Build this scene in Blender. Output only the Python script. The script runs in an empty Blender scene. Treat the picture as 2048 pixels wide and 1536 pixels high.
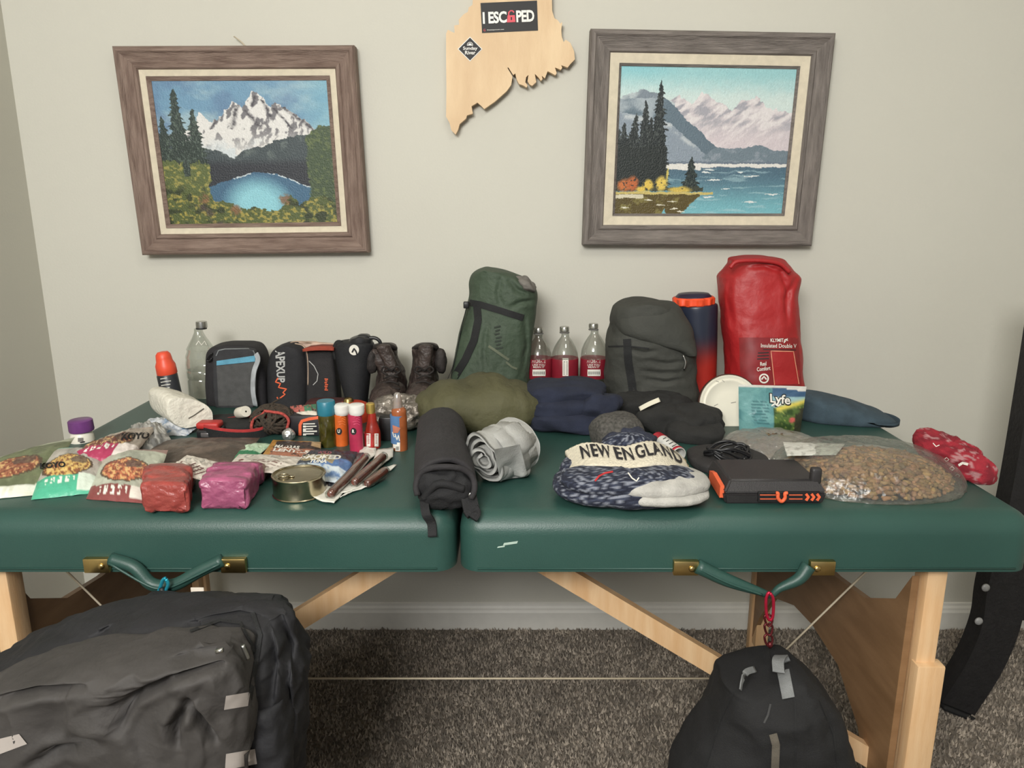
import bpy, bmesh, math, random
import numpy as np
from mathutils import Vector, Matrix, noise
from mathutils.bvhtree import BVHTree
random.seed(7); RNG = np.random.RandomState(11)
S = bpy.context.scene; COL = S.collection
# ------------------------------------------------------------ camera, world, light, exposure
PITCH = math.radians(13.4); FPX = 1500.0; EYE = Vector((0, 0, 1.22))
cd = bpy.data.cameras.new('camera'); cam = bpy.data.objects.new('camera', cd); COL.objects.link(cam)
cam.location = EYE; cam.rotation_euler = (math.pi/2 - PITCH, 0, 0)
cd.sensor_width = 36; cd.lens = FPX/2048*36; cd.clip_start = .02
S.camera = cam
w = bpy.data.worlds.new('world'); S.world = w; w.use_nodes = True
w.node_tree.nodes['Background'].inputs[0].default_value = (.93, .95, 1.0, 1)
w.node_tree.nodes['Background'].inputs[1].default_value = .50
def area(name, loc, target, sx, sy, power, color):
    l = bpy.data.lights.new(name, 'AREA'); l.shape = 'RECTANGLE'; l.size = sx; l.size_y = sy
    l.energy = power; l.color = color
    o = bpy.data.objects.new(name, l); COL.objects.link(o); o.location = loc
    o.rotation_euler = (Vector(target) - Vector(loc)).to_track_quat('-Z', 'Y').to_euler()
area('window_light', (-.62, -1.25, 2.12), (.0, 2.0, 1.28), .9, .6, 85, (1, .985, .955))
area('ceiling_light', (.35, .35, 2.38), (.35, .6, 0), .45, .45, 9, (1, .965, .90))
S.view_settings.view_transform = 'Standard'; S.view_settings.look = 'None'
S.view_settings.exposure = -0.17; S.view_settings.gamma = 1.0; S.view_settings.use_curve_mapping = False
# ------------------------------------------------------------ pixel -> place in the room (2048x1536 frame)
CP, SP = math.cos(PITCH), math.sin(PITCH)
TZ = .74                                     # table top
def rdir(px, py):
    a = (px-1024)/FPX; b = -(py-768)/FPX
    return Vector((a, CP + b*SP, -SP + b*CP))
def W(px, py, y): d = rdir(px, py); return EYE + d*(y/d.y)
def P(px, py, z=TZ): d = rdir(px, py); return EYE + d*((z-EYE.z)/d.z)
def XP(px, py, x): d = rdir(px, py); return EYE + d*(x/d.x)
def scale_at(p): return FPX/((p-EYE).dot(Vector((0, CP, -SP))))
# ------------------------------------------------------------ materials
def lin(c):
    c = np.asarray(c, float)/255
    return np.where(c <= .04045, c/12.92, ((c+.055)/1.055)**2.4)
MATS = {}
def mat(name, rgb=None, rough=.6, metal=0, vary=.12, vs=30, bump=0, bs=200, stretch=(1, 1, 1), spec=.5, vc=False, rgb2=None, sheen=0, folds=0, fs=9, fst=(1, 1, 1), coat=0):
    if name in MATS: return MATS[name]
    m = bpy.data.materials.new(name); m.use_nodes = True; nt = m.node_tree; N = nt.nodes; L = nt.links
    b = N['Principled BSDF']; b.inputs['Roughness'].default_value = rough; b.inputs['Metallic'].default_value = metal
    b.inputs['Specular IOR Level'].default_value = spec
    if sheen: b.inputs['Sheen Weight'].default_value = sheen
    if coat: b.inputs['Coat Weight'].default_value = coat; b.inputs['Coat Roughness'].default_value = .15
    tc = N.new('ShaderNodeTexCoord'); mp = N.new('ShaderNodeMapping'); mp.inputs['Scale'].default_value = stretch
    L.new(tc.outputs['Object'], mp.inputs[0])
    nz = N.new('ShaderNodeTexNoise'); nz.inputs['Scale'].default_value = vs; nz.inputs['Detail'].default_value = 5
    L.new(mp.outputs[0], nz.inputs['Vector'])
    if vc:
        at = N.new('ShaderNodeAttribute'); at.attribute_name = 'Col'; src = at.outputs['Color']
        mx = N.new('ShaderNodeMixRGB'); mx.blend_type = 'MULTIPLY'; mx.inputs[0].default_value = 1
        cr = N.new('ShaderNodeValToRGB'); cr.color_ramp.elements[0].position = .3; cr.color_ramp.elements[1].position = .7
        lo = 1-vary; cr.color_ramp.elements[0].color = (lo, lo, lo, 1); cr.color_ramp.elements[1].color = (1, 1, 1, 1)
        L.new(nz.outputs['Fac'], cr.inputs[0]); L.new(src, mx.inputs[1]); L.new(cr.outputs[0], mx.inputs[2]); L.new(mx.outputs[0], b.inputs['Base Color'])
    else:
        c = lin(rgb); c2 = lin(rgb2) if rgb2 is not None else np.clip(c*(1+vary*1.5), 0, 1); c1 = c if rgb2 is not None else c*(1-vary*1.5)
        cr = N.new('ShaderNodeValToRGB'); cr.color_ramp.elements[0].position = .32; cr.color_ramp.elements[1].position = .68
        cr.color_ramp.elements[0].color = (*c1, 1); cr.color_ramp.elements[1].color = (*c2, 1)
        L.new(nz.outputs['Fac'], cr.inputs[0]); L.new(cr.outputs[0], b.inputs['Base Color'])
    if bump:
        n2 = N.new('ShaderNodeTexNoise'); n2.inputs['Scale'].default_value = bs; n2.inputs['Detail'].default_value = 4
        L.new(mp.outputs[0], n2.inputs['Vector'])
        bp = N.new('ShaderNodeBump'); bp.inputs['Strength'].default_value = bump; bp.inputs['Distance'].default_value = .01 if bs < 150 else .003
        L.new(n2.outputs['Fac'], bp.inputs['Height']); L.new(bp.outputs[0], b.inputs['Normal'])
        if folds:      # crumpled cloth relief
            m2 = N.new('ShaderNodeMapping'); m2.inputs['Scale'].default_value = fst; L.new(tc.outputs['Object'], m2.inputs[0])
            n3 = N.new('ShaderNodeTexNoise'); n3.noise_type = 'RIDGED_MULTIFRACTAL'; n3.inputs['Scale'].default_value = fs; n3.inputs['Detail'].default_value = 2.5; n3.inputs['Distortion'].default_value = .6
            L.new(m2.outputs[0], n3.inputs['Vector']); b3 = N.new('ShaderNodeBump'); b3.inputs['Strength'].default_value = folds; b3.inputs['Distance'].default_value = .02
            L.new(n3.outputs['Fac'], b3.inputs['Height']); L.new(b3.outputs[0], bp.inputs['Normal'])
    MATS[name] = m; return m
def film(name, tint=(235, 238, 235), base=.10, edge=.55, rough=.12, bump=0, bs=60, milky=0):
    """thin clear plastic: see-through with a sheen at the edges"""
    if name in MATS: return MATS[name]
    m = bpy.data.materials.new(name); m.use_nodes = True; nt = m.node_tree; N = nt.nodes; L = nt.links
    N.remove(N['Principled BSDF']); out = N['Material Output']
    tr = N.new('ShaderNodeBsdfTransparent'); tr.inputs[0].default_value = (*lin(tint), 1)
    gl = N.new('ShaderNodeBsdfGlossy'); gl.inputs['Roughness'].default_value = rough; gl.inputs[0].default_value = (.9, .9, .88, 1)
    lw = N.new('ShaderNodeLayerWeight'); lw.inputs[0].default_value = .35
    mr = N.new('ShaderNodeMapRange'); mr.inputs['To Min'].default_value = base; mr.inputs['To Max'].default_value = edge
    mx = N.new('ShaderNodeMixShader'); L.new(lw.outputs['Facing'], mr.inputs[0]); L.new(mr.outputs[0], mx.inputs[0])
    L.new(tr.outputs[0], mx.inputs[1]); L.new(gl.outputs[0], mx.inputs[2]); last = mx
    if milky:
        df = N.new('ShaderNodeBsdfDiffuse'); df.inputs[0].default_value = (.55, .53, .5, 1)
        m2 = N.new('ShaderNodeMixShader'); m2.inputs[0].default_value = milky
        L.new(mx.outputs[0], m2.inputs[1]); L.new(df.outputs[0], m2.inputs[2]); last = m2
    L.new(last.outputs[0], out.inputs[0])
    if bump:
        tc = N.new('ShaderNodeTexCoord'); n2 = N.new('ShaderNodeTexNoise'); n2.inputs['Scale'].default_value = bs
        L.new(tc.outputs['Object'], n2.inputs['Vector']); bp = N.new('ShaderNodeBump'); bp.inputs['Strength'].default_value = bump; bp.inputs['Distance'].default_value = .02
        L.new(n2.outputs['Fac'], bp.inputs['Height']); L.new(bp.outputs[0], gl.inputs['Normal']); L.new(bp.outputs[0], lw.inputs['Normal'])
    MATS[name] = m; return m
# ------------------------------------------------------------ objects
MW = {}; GEO = {}
def props(o, label=None, cat=None, group=None, kind=None):
    if label: o['label'] = label
    if cat: o['category'] = cat
    if group: o['group'] = group
    if kind: o['kind'] = kind
    return o
def thing(name, label, cat, loc, group=None):
    o = bpy.data.objects.new(name, None); COL.objects.link(o); o.location = loc; o.empty_display_size = .05
    MW[o] = Vector(loc); return props(o, label, cat, group)
def part(name, geo, m, parent=None, smooth=True, cols=None, loc=None, label=None, angle=None):
    v, f = geo; v = np.asarray(v, float).reshape(-1, 3)
    org = Vector(loc) if loc is not None else (MW[parent] if parent else Vector((0, 0, 0)))
    me = bpy.data.meshes.new(name); me.from_pydata((v-np.array(org)).tolist(), [], f)
    if smooth:
        me.polygons.foreach_set('use_smooth', [True]*len(me.polygons))
        if angle: me.set_sharp_from_angle(angle=math.radians(angle))
    if cols is not None:
        at = me.color_attributes.new('Col', 'FLOAT_COLOR', 'POINT')
        c = np.ones((len(v), 4)); c[:, :3] = lin(np.clip(cols, 0, 255)); at.data.foreach_set('color', c.ravel())
    me.materials.append(m)
    o = bpy.data.objects.new(name, me); COL.objects.link(o)
    if parent: o.parent = parent
    else: o.location = org
    MW[o] = org; GEO[o] = (v, f)
    if label: o['label'] = label
    return o
def solo(name, geo, m, label, cat, loc=None, group=None, **k):
    v = np.asarray(geo[0]).reshape(-1, 3)
    if loc is None: loc = (v[:, 0].mean(), v[:, 1].mean(), v[:, 2].min())
    return props(part(name, geo, m, None, loc=loc, **k), label, cat, group)
def struct(name, geo, m, parent=None, **k):
    o = part(name, geo, m, parent, **k)
    if not parent: o['kind'] = 'structure'
    return o
# ------------------------------------------------------------ shapes (vertices, faces)
def merge(gs):
    V = []; F = []; n = 0
    for v, f in gs:
        v = np.asarray(v, float).reshape(-1, 3); V.append(v); F += [tuple(i+n for i in q) for q in f]; n += len(v)
    return np.vstack(V), F
def box(x0, x1, y0, y1, z0, z1, bev=0, seg=3):
    bm = bmesh.new(); bmesh.ops.create_cube(bm, size=1)
    for v in bm.verts: v.co = Vector(((x0+x1)/2+v.co.x*(x1-x0), (y0+y1)/2+v.co.y*(y1-y0), (z0+z1)/2+v.co.z*(z1-z0)))
    if bev: bmesh.ops.bevel(bm, geom=bm.edges[:], offset=bev, segments=seg, profile=.5, affect='EDGES')
    return bmout(bm)
def bmout(bm):
    bm.verts.index_update(); v = np.array([tuple(x.co) for x in bm.verts]); f = [tuple(x.index for x in p.verts) for p in bm.faces]; bm.free(); return v, f
def rot(geo, axis, deg, about):
    M = Matrix.Rotation(math.radians(deg), 3, axis); a = np.array(about); v = (np.asarray(geo[0])-a)@np.array(M).T + a
    return v, geo[1]
def gridf(nu, nv, wrap=False):
    f = []; n = nu
    for j in range(nv-1):
        for i in range(nu if wrap else nu-1):
            a = j*n+i; b = j*n+(i+1) % n; f.append((a, b, b+n, a+n))
    return f
def grid(fn, nu, nv, wrap=False):
    """fn(u,v) with numpy arrays -> (n,3)"""
    uu = np.arange(nu)/(nu if wrap else nu-1); vv = np.linspace(0, 1, nv); U, V = np.meshgrid(uu, vv)
    p = fn(U.ravel(), V.ravel()); return p, gridf(nu, nv, wrap)
def cap(geo, nu, nv, first=True, last=True):
    v, f = geo; f = list(f); v = np.asarray(v)
    if first: v = np.vstack([v, v[:nu].mean(0)]); c = len(v)-1; f += [(c, (i+1) % nu, i) for i in range(nu)]
    if last:
        b = (nv-1)*nu; v = np.vstack([v, v[b:b+nu].mean(0)]); c = len(v)-1; f += [(c, b+i, b+(i+1) % nu) for i in range(nu)]
    return v, f
def lathe(cx, cy, prof, n=32, caps=True):
    V = []
    for r, z in prof:
        for i in range(n):
            a = 2*math.pi*i/n; V.append((cx+r*math.cos(a), cy+r*math.sin(a), z))
    g = (np.array(V), gridf(n, len(prof), True)); return cap(g, n, len(prof)) if caps else g
def cat_rom(pts, n):
    p = np.array(pts, float); m = len(p)
    if m < 3: return np.array([p[0]+(p[-1]-p[0])*t for t in np.linspace(0, 1, n)])
    d = np.zeros_like(p); d[1:-1] = (p[2:]-p[:-2])/2; d[0] = p[1]-p[0]; d[-1] = p[-1]-p[-2]
    out = []
    for t in np.linspace(0, m-1, n):
        i = min(int(t), m-2); s = t-i; h1 = 2*s**3-3*s**2+1; h2 = s**3-2*s**2+s; h3 = -2*s**3+3*s**2; h4 = s**3-s**2
        out.append(h1*p[i]+h2*d[i]+h3*p[i+1]+h4*d[i+1])
    return np.array(out)
def tube(pts, r, n=8, closed=False, smoothn=0):
    p = cat_rom([tuple(q) for q in pts], smoothn) if smoothn else np.array([tuple(q) for q in pts], float)
    m = len(p); rr = np.full(m, r, float) if np.isscalar(r) else np.interp(np.linspace(0, 1, m), np.linspace(0, 1, len(r)), r)
    T = np.gradient(p, axis=0); T /= np.linalg.norm(T, axis=1)[:, None]+1e-9
    u = np.cross(T[0], (0, 0, 1.)); 
    if np.linalg.norm(u) < .1: u = np.cross(T[0], (0, 1., 0))
    V = []
    for i in range(m):
        u = u-T[i]*np.dot(u, T[i]); u /= np.linalg.norm(u)+1e-9; w_ = np.cross(T[i], u)
        for k in range(n):
            a = 2*math.pi*k/n; V.append(p[i]+rr[i]*(math.cos(a)*u+math.sin(a)*w_))
    g = (np.array(V), gridf(n, m, True)); return cap(g, n, m)
def strap(pts, width, thick, side=(0, 1, 0), smoothn=0):
    p = cat_rom([tuple(q) for q in pts], smoothn) if smoothn else np.array([tuple(q) for q in pts], float)
    m = len(p); T = np.gradient(p, axis=0); T /= np.linalg.norm(T, axis=1)[:, None]+1e-9
    s = np.array(side, float); V = []
    for i in range(m):
        u = s-T[i]*np.dot(s, T[i]); u /= np.linalg.norm(u)+1e-9; n_ = np.cross(T[i], u); W2 = width/2; t = thick/2
        for a, b in ((-1, -1), (-.92, -1), (.92, -1), (1, -1), (1, 1), (.92, 1), (-.92, 1), (-1, 1)): V.append(p[i]+u*a*W2+n_*b*t)
    g = (np.array(V), gridf(8, m, True)); return cap(g, 8, m)
def prism(out, fn0, fn1):
    """2-D outline, fn0/fn1 lift (a,b) to the two faces"""
    n = len(out); V = [tuple(fn0(*p)) for p in out]+[tuple(fn1(*p)) for p in out]
    return np.array(V, float), [tuple(range(n)), tuple(range(2*n-1, n-1, -1))]+[(i, (i+1) % n, n+(i+1) % n, n+i) for i in range(n)]
def nz3(v, s, st=(1, 1, 1), oct=3):
    o = np.zeros(len(v)); q = np.asarray(v)*s*np.array(st)
    for i, p in enumerate(q): o[i] = noise.fractal(Vector(p)+Vector((7.3, 1.7, 3.1)), 1.0, 2.0, oct)
    return o
def rough_up(geo, amp, s, st=(1, 1, 1), seed=0, ridge=False, centre=None, zmin=None, oct=3):
    v, f = np.array(geo[0], float), geo[1]; c = v.mean(0) if centre is None else np.array(centre)
    n = nz3(v+seed*3.7, s, st, oct); 
    if ridge: n = 1-2.2*np.abs(n)-.5
    d = v-c; d /= np.linalg.norm(d, axis=1)[:, None]+1e-6
    v = v+d*(n*amp)[:, None]
    if zmin is not None: v[:, 2] = np.maximum(v[:, 2], zmin)
    return v, f
def sgp(x, e): return np.sign(x)*np.abs(x)**e
def blob(c, r, e1=1., e2=1., rz=0, nu=48, nv=28, amp=0, s=20, st=(1, 1, 1), seed=0, ridge=False, zmin=TZ, fn=None, oct=3):
    def F(u, v):
        a = u*2*np.pi; b = (v-.5)*np.pi*.998
        p = np.stack([r[0]*sgp(np.cos(b), e1)*sgp(np.cos(a), e2), r[1]*sgp(np.cos(b), e1)*sgp(np.sin(a), e2), r[2]*sgp(np.sin(b), e1)], 1)
        if fn: p = fn(p)
        return p
    g = grid(F, nu, nv, True); v = g[0]; ca, sa = math.cos(math.radians(rz)), math.sin(math.radians(rz))
    v = np.stack([v[:, 0]*ca-v[:, 1]*sa, v[:, 0]*sa+v[:, 1]*ca, v[:, 2]], 1)+np.array(c)
    g = cap((v, g[1]), nu, nv)
    if amp: g = rough_up(g, amp, s, st, seed, ridge, c, oct=oct)
    v = g[0]
    if zmin is not None: v[:, 2] = np.maximum(v[:, 2], zmin)
    return v, g[1]
def loft(rows, y, th, e=2.6, lean=0, n=56, m=44, amp=.002, s=18, st=(1, 1, 1), seed=0, ridge=False, zmin=TZ, topcap=True, oct=3, thf=None):
    """upright body: rows (py, pxl, pxr[, thickness factor]) are its outline at depth y, thickness th; lean = metres back per metre up"""
    R = []
    for r in rows:
        yy = y
        for _ in range(4): z = max(W(r[1], r[0], yy).z, zmin); yy = y+lean*(z-zmin)
        R.append((z, W(r[1], r[0], yy).x, W(r[2], r[0], yy).x, yy, r[3] if len(r) > 3 else 1))
    if R[-1][0] > zmin+.004: R.append((zmin,)+(R[-1][1], R[-1][2], y, R[-1][4]))
    Q = cat_rom(R, m); Q[:, 0] = np.maximum(Q[:, 0], zmin); V = []
    a = np.arange(n)/n*2*np.pi; k = 2/e
    def ring(q, sc=1, dz=0):
        xc = (q[1]+q[2])/2; hx = (q[2]-q[1])/2*sc; hy = th/2*q[4]*sc
        return np.stack([xc+hx*sgp(np.cos(a), k), q[3]+hy*sgp(np.sin(a), k), np.full(n, q[0]+dz)], 1)
    if topcap: V += [ring(Q[0], .25, .003), ring(Q[0], .7, .002)]
    V += [ring(q) for q in Q]
    V += [ring(Q[-1], .9, -.0)]
    nr = len(V); V = np.vstack(V); V[:, 2] = np.maximum(V[:, 2], zmin)
    ctr = V.copy().reshape(nr, n, 3).mean(1, keepdims=True).repeat(n, 1).reshape(-1, 3)
    if amp:
        nn = nz3(V+seed*3.7, s, st, oct)
        if ridge: nn = .5-2.2*np.abs(nn)
        d = V-ctr; d /= np.linalg.norm(d, axis=1)[:, None]+1e-6; V = V+d*(nn*amp)[:, None]
        V[:, 2] = np.maximum(V[:, 2], zmin)
    return cap((V, gridf(n, nr, True)), n, nr)
def crease(geo, lines, depth=.012, wpx=7, lip=.35, yc=None):
    """sink folds into a cloth surface along polylines, with a soft raised lip above each"""
    v = np.array(geo[0], float); r = v-np.array(EYE); fwd = r@np.array([0, CP, -SP]); up = r@np.array([0, SP, CP]); X = 1024+FPX*r[:, 0]/fwd; Y = 768-FPX*up/fwd
    yc = v[:, 1].mean() if yc is None else yc; front = ss_(yc+.01-v[:, 1], 0, .03)
    for ln in lines:
        ln = [np.array(q, float) for q in ln]; best = np.full(len(v), 1e9); side = np.zeros(len(v)); tt = np.zeros(len(v)); L = len(ln)-1
        for k, (a, b) in enumerate(zip(ln[:-1], ln[1:])):
            d = b-a; t = np.clip(((X-a[0])*d[0]+(Y-a[1])*d[1])/(d@d), 0, 1); dx = X-a[0]-t*d[0]; dy = Y-a[1]-t*d[1]; q = np.hypot(dx, dy); m = q < best
            best = np.where(m, q, best); side = np.where(m, (d[0]*dy-d[1]*dx)/np.hypot(*d), side); tt = np.where(m, (k+t)/L, tt)
        w_ = np.clip(np.sin(np.pi*np.clip(tt, .06, .94)), 0, 1)**.5
        v[:, 1] += front*w_*depth*(np.exp(-(best/wpx)**2)-lip*np.exp(-((np.abs(side+1.8*wpx)+np.maximum(best-np.abs(side), 0))/(1.3*wpx))**2)-lip*.6*np.exp(-((np.abs(side-2*wpx)+np.maximum(best-np.abs(side), 0))/(1.4*wpx))**2))
    return v, geo[1]
def ss_(x, a, b): t = np.clip((x-a)/(b-a), 0, 1); return t*t*(3-2*t)
# ------------------------------------------------------------ flat print laid on a surface
def bvh(objs):
    if not isinstance(objs, (list, tuple)): objs = [objs]
    v, f = merge([GEO[o] for o in objs]); return BVHTree.FromPolygons([Vector(x) for x in v], f)
def quadpt(q, u, v):
    (ax, ay), (bx, by), (cx, cy), (dx, dy) = q       # TL TR BR BL
    return ((ax*(1-u)+bx*u)*(1-v)+(dx*(1-u)+cx*u)*v, (ay*(1-u)+by*u)*(1-v)+(dy*(1-u)+cy*u)*v)
def drop(bv, px, py, off):
    d = rdir(px, py).normalized(); h = bv.ray_cast(EYE, d)
    return (h[0]-d*off) if h[0] else None
def patch(name, quad, m, parent, on, off=.001, n=(10, 8), cf=None, vcm=None):
    bv = bvh(on); V = []; ok = []; C = []
    for j in range(n[1]+1):
        for i in range(n[0]+1):
            u, v = i/n[0], j/n[1]; p = drop(bv, *quadpt(quad, u, v), off); ok.append(p is not None); V.append(p or Vector((0, 0, 0)))
            if cf: C.append(cf(u, v))
    F = [f for f in gridf(n[0]+1, n[1]+1) if all(ok[i] for i in f)]
    if not F: return None
    used = sorted({i for f in F for i in f}); ix = {k: i for i, k in enumerate(used)}
    return part(name, ([tuple(V[k]) for k in used], [tuple(ix[i] for i in f)[::-1] for f in F]), m, parent, cols=np.array([C[k] for k in used]) if cf else None)
def pline(name, pts, wpx, m, parent, on, off=.0012, step=6):
    """printed or stitched line following px points"""
    p = np.array(pts, float); seg = [p[0]]
    for a, b in zip(p[:-1], p[1:]):
        k = max(1, int(np.hypot(*(b-a))/step)); seg += [a+(b-a)*t/k for t in range(1, k+1)]
    p = np.array(seg); T = np.gradient(p, axis=0); T /= np.linalg.norm(T, axis=1)[:, None]+1e-9; Nn = np.stack([-T[:, 1], T[:, 0]], 1)*wpx/2
    bv = bvh(on); V = []; ok = []
    for a, n_ in zip(p, Nn):
        for s in (-1, 1):
            q = drop(bv, *(a+n_*s), off); ok.append(q is not None); V.append(q or Vector((0, 0, 0)))
    F = [f for f in [(2*i, 2*i+1, 2*i+3, 2*i+2) for i in range(len(p)-1)] if all(ok[k] for k in f)]
    if not F: return None
    used = sorted({i for f in F for i in f}); ix = {k: i for i, k in enumerate(used)}
    return part(name, ([tuple(V[k]) for k in used], [tuple(ix[i] for i in f) for f in F]), m, parent)
_txt = {}
def textgeo(s, bold=.0, spacing=1.0):
    key = (s, bold, spacing)
    if key not in _txt:
        c = bpy.data.curves.new('t', 'FONT'); c.body = s; c.size = 1; c.offset = bold; c.resolution_u = 3; c.space_character = spacing; c.space_line = .9; c.align_x = 'CENTER'
        o = bpy.data.objects.new('t', c); me = bpy.data.meshes.new_from_object(o)
        v = np.array([tuple(x.co) for x in me.vertices]); f = [tuple(p.vertices) for p in me.polygons]
        bpy.data.objects.remove(o); bpy.data.curves.remove(c); bpy.data.meshes.remove(me)
        v[:, :2] -= v[:, :2].min(0); v[:, :2] /= v[:, :2].max(0); _txt[key] = (v, f)
    return _txt[key]
def text(s, quad, m, parent, on, off=.0015, bold=.0, spacing=1.0, name='lettering'):
    v, f = textgeo(s, bold, spacing); bv = bvh(on); V = []; last = None
    for x in v:
        px, py = quadpt(quad, x[0], 1-x[1]); p = drop(bv, px, py, off)
        if p is None: p = W(px, py, (last or Vector((0, 1.5, 0))).y)
        last = p; V.append(tuple(p))
    return part(name, (V, f), m, parent, smooth=False)
def Q(x0, y0, x1, y1): return ((x0, y0), (x1, y0), (x1, y1), (x0, y1))
# ------------------------------------------------------------ numpy paint
def vnoise(x, y, seed=0):
    xi = np.floor(x).astype(int); yi = np.floor(y).astype(int); xf = x-xi; yf = y-yi
    def h(a, b): n = (a*374761393+b*668265263+seed*1442695041) & 0x7fffffff; n = (n ^ (n >> 13))*1274126177 & 0x7fffffff; return ((n ^ (n >> 16)) & 0xffff)/65535.
    sx = xf*xf*(3-2*xf); sy = yf*yf*(3-2*yf)
    return (h(xi, yi)*(1-sx)+h(xi+1, yi)*sx)*(1-sy)+(h(xi, yi+1)*(1-sx)+h(xi+1, yi+1)*sx)*sy
def fbm(x, y, seed=0, o=4):
    s = 0; a = .5
    for i in range(o): s = s+a*vnoise(x*2**i, y*2**i, seed+i); a /= 2
    return s/(1-.5**o)
def mix(c, d, k): return c*(1-k[:, None])+np.asarray(d, float)*k[:, None]
def ss(x, a, b): t = np.clip((x-a)/(b-a+1e-9), 0, 1); return t*t*(3-2*t)
def pouch(corners, bulge, nu=40, nv=30, amp=.002, s=60, seed=0, pw=.55, flat=.15):
    """filled bag with crimped edges over four corners TL TR BR BL given as (px,py,z)"""
    K = [np.array(P(*c)) for c in corners]
    nrm = np.cross(K[1]-K[3], K[0]-K[2]); nrm /= np.linalg.norm(nrm)
    if nrm[2] < 0: nrm = -nrm
    def surf(sgn, b):
        def F(u, v):
            p = (K[0]*(1-u[:, None])+K[1]*u[:, None])*(1-v[:, None])+(K[3]*(1-u[:, None])+K[2]*u[:, None])*v[:, None]
            h = b*(np.sin(np.pi*u)*np.sin(np.pi*v))**pw
            if sgn > 0: h = h+amp*(fbm(u*s*.12+seed, v*s*.1+seed, seed)-.5)*2*(.3+.7*np.minimum(1, h/(b+1e-6)))
            return p+nrm*(h*sgn)[:, None]
        return grid(F, nu, nv)
    a = surf(1, bulge); b = surf(-1, bulge*flat); b = (b[0], [q[::-1] for q in b[1]])
    v, f = merge([a, b]); v[:, 2] = np.maximum(v[:, 2], TZ+.0004); uu, vv = np.meshgrid(np.linspace(0, 1, nu), np.linspace(0, 1, nv))
    return (v, f), np.tile(uu.ravel(), 2), np.tile(vv.ravel(), 2)
def turned(name, m, parent, cx, y, pts, n=32, zmin=TZ, **k):
    """round part: pts (py, half width in px) from top to bottom"""
    pr = []
    for py, hw in pts:
        q = W(cx, py, y); z = max(q.z, zmin); pr.append((hw/scale_at(Vector((q.x, y, z))), z))
    x = W(cx, pts[len(pts)//2][0], y).x
    return part(name, lathe(x, y, pr[::-1], n), m, parent, angle=40, **k)
# ------------------------------------------------------------ shared materials
def fabric(n, c, rough=.9, vary=.1, vs=60, bump=.35, bs=500, **k): return mat(n, c, rough, vary=vary, vs=vs, bump=bump, bs=bs, **k)
white_print = mat('white_print', (225, 222, 212), .6, vary=.03)
black_print = mat('black_print', (28, 27, 28), .6, vary=.05)
orange_print = mat('orange_print', (225, 100, 60), .6, vary=.05)
black_web = fabric('black_webbing', (26, 27, 28), .8)
black_plastic = mat('black_plastic', (30, 30, 32), .4, vary=.08)
vcm = mat('printed_film', rough=.38, vc=True, vary=.10, vs=40, bump=.25, bs=70)
vcf = mat('printed_fabric', rough=.9, vc=True, vary=.14, vs=120, bump=.4, bs=400)
vcp = mat('oil_paint', rough=.42, vc=True, vary=.10, vs=160, bump=.5, bs=260, spec=.35)
clear = film('clear_plastic', base=.07, edge=.5, rough=.08)
bag_film = film('clear_bag_film', base=.07, edge=.32, rough=.34, bump=.5, bs=45, milky=.06)
# ============================================================ the room
wallm = mat('wall_paint', (203, 201, 190), .85, vary=.012, vs=2.0, bump=.12, bs=160, spec=.25)
WALL_Y = 2.0
struct('wall_back', box(-1.37, 2.4, WALL_Y, WALL_Y+.12, -.02, 2.46), wallm, smooth=False)
struct('wall_left', box(-1.37, -1.25, -2.6, WALL_Y, -.02, 2.46), wallm, smooth=False)
struct('wall_right', box(2.3, 2.42, -2.6, WALL_Y, -.02, 2.46), wallm, smooth=False)
struct('ceiling', box(-1.37, 2.42, -2.6, WALL_Y+.12, 2.44, 2.54), mat('ceiling_paint', (228, 226, 218), .9, vary=.02), smooth=False)
carpet = mat('carpet_backing', (122, 113, 102), .98, vary=.25, vs=60, bump=.8, bs=300)
struct('floor', box(-1.37, 2.42, -2.6, WALL_Y+.12, -.08, 0), carpet, smooth=False)
basem = mat('baseboard_paint', (222, 220, 212), .5, vary=.02)
def baseboard(name, fn, a, b):
    pr = [(0, 0), (.014, 0), (.014, .055), (.011, .062), (.010, .068), (.006, .074), (.005, .081), (0, .083)]
    V = [fn(a, *p) for p in pr]+[fn(b, *p) for p in pr]; n = len(pr)
    struct(name, (V, [(i, (i+1) % n, n+(i+1) % n, n+i) for i in range(n)]+[tuple(range(n))[::-1], tuple(range(n, 2*n))]), basem, smooth=False)
baseboard('baseboard_back', lambda s, d, h: (s, WALL_Y-.0005-d, h+.001), -1.249, 2.299)
baseboard('baseboard_left', lambda s, d, h: (-1.2495+d, s, h+.001), -2.5, WALL_Y-.015)
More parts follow.
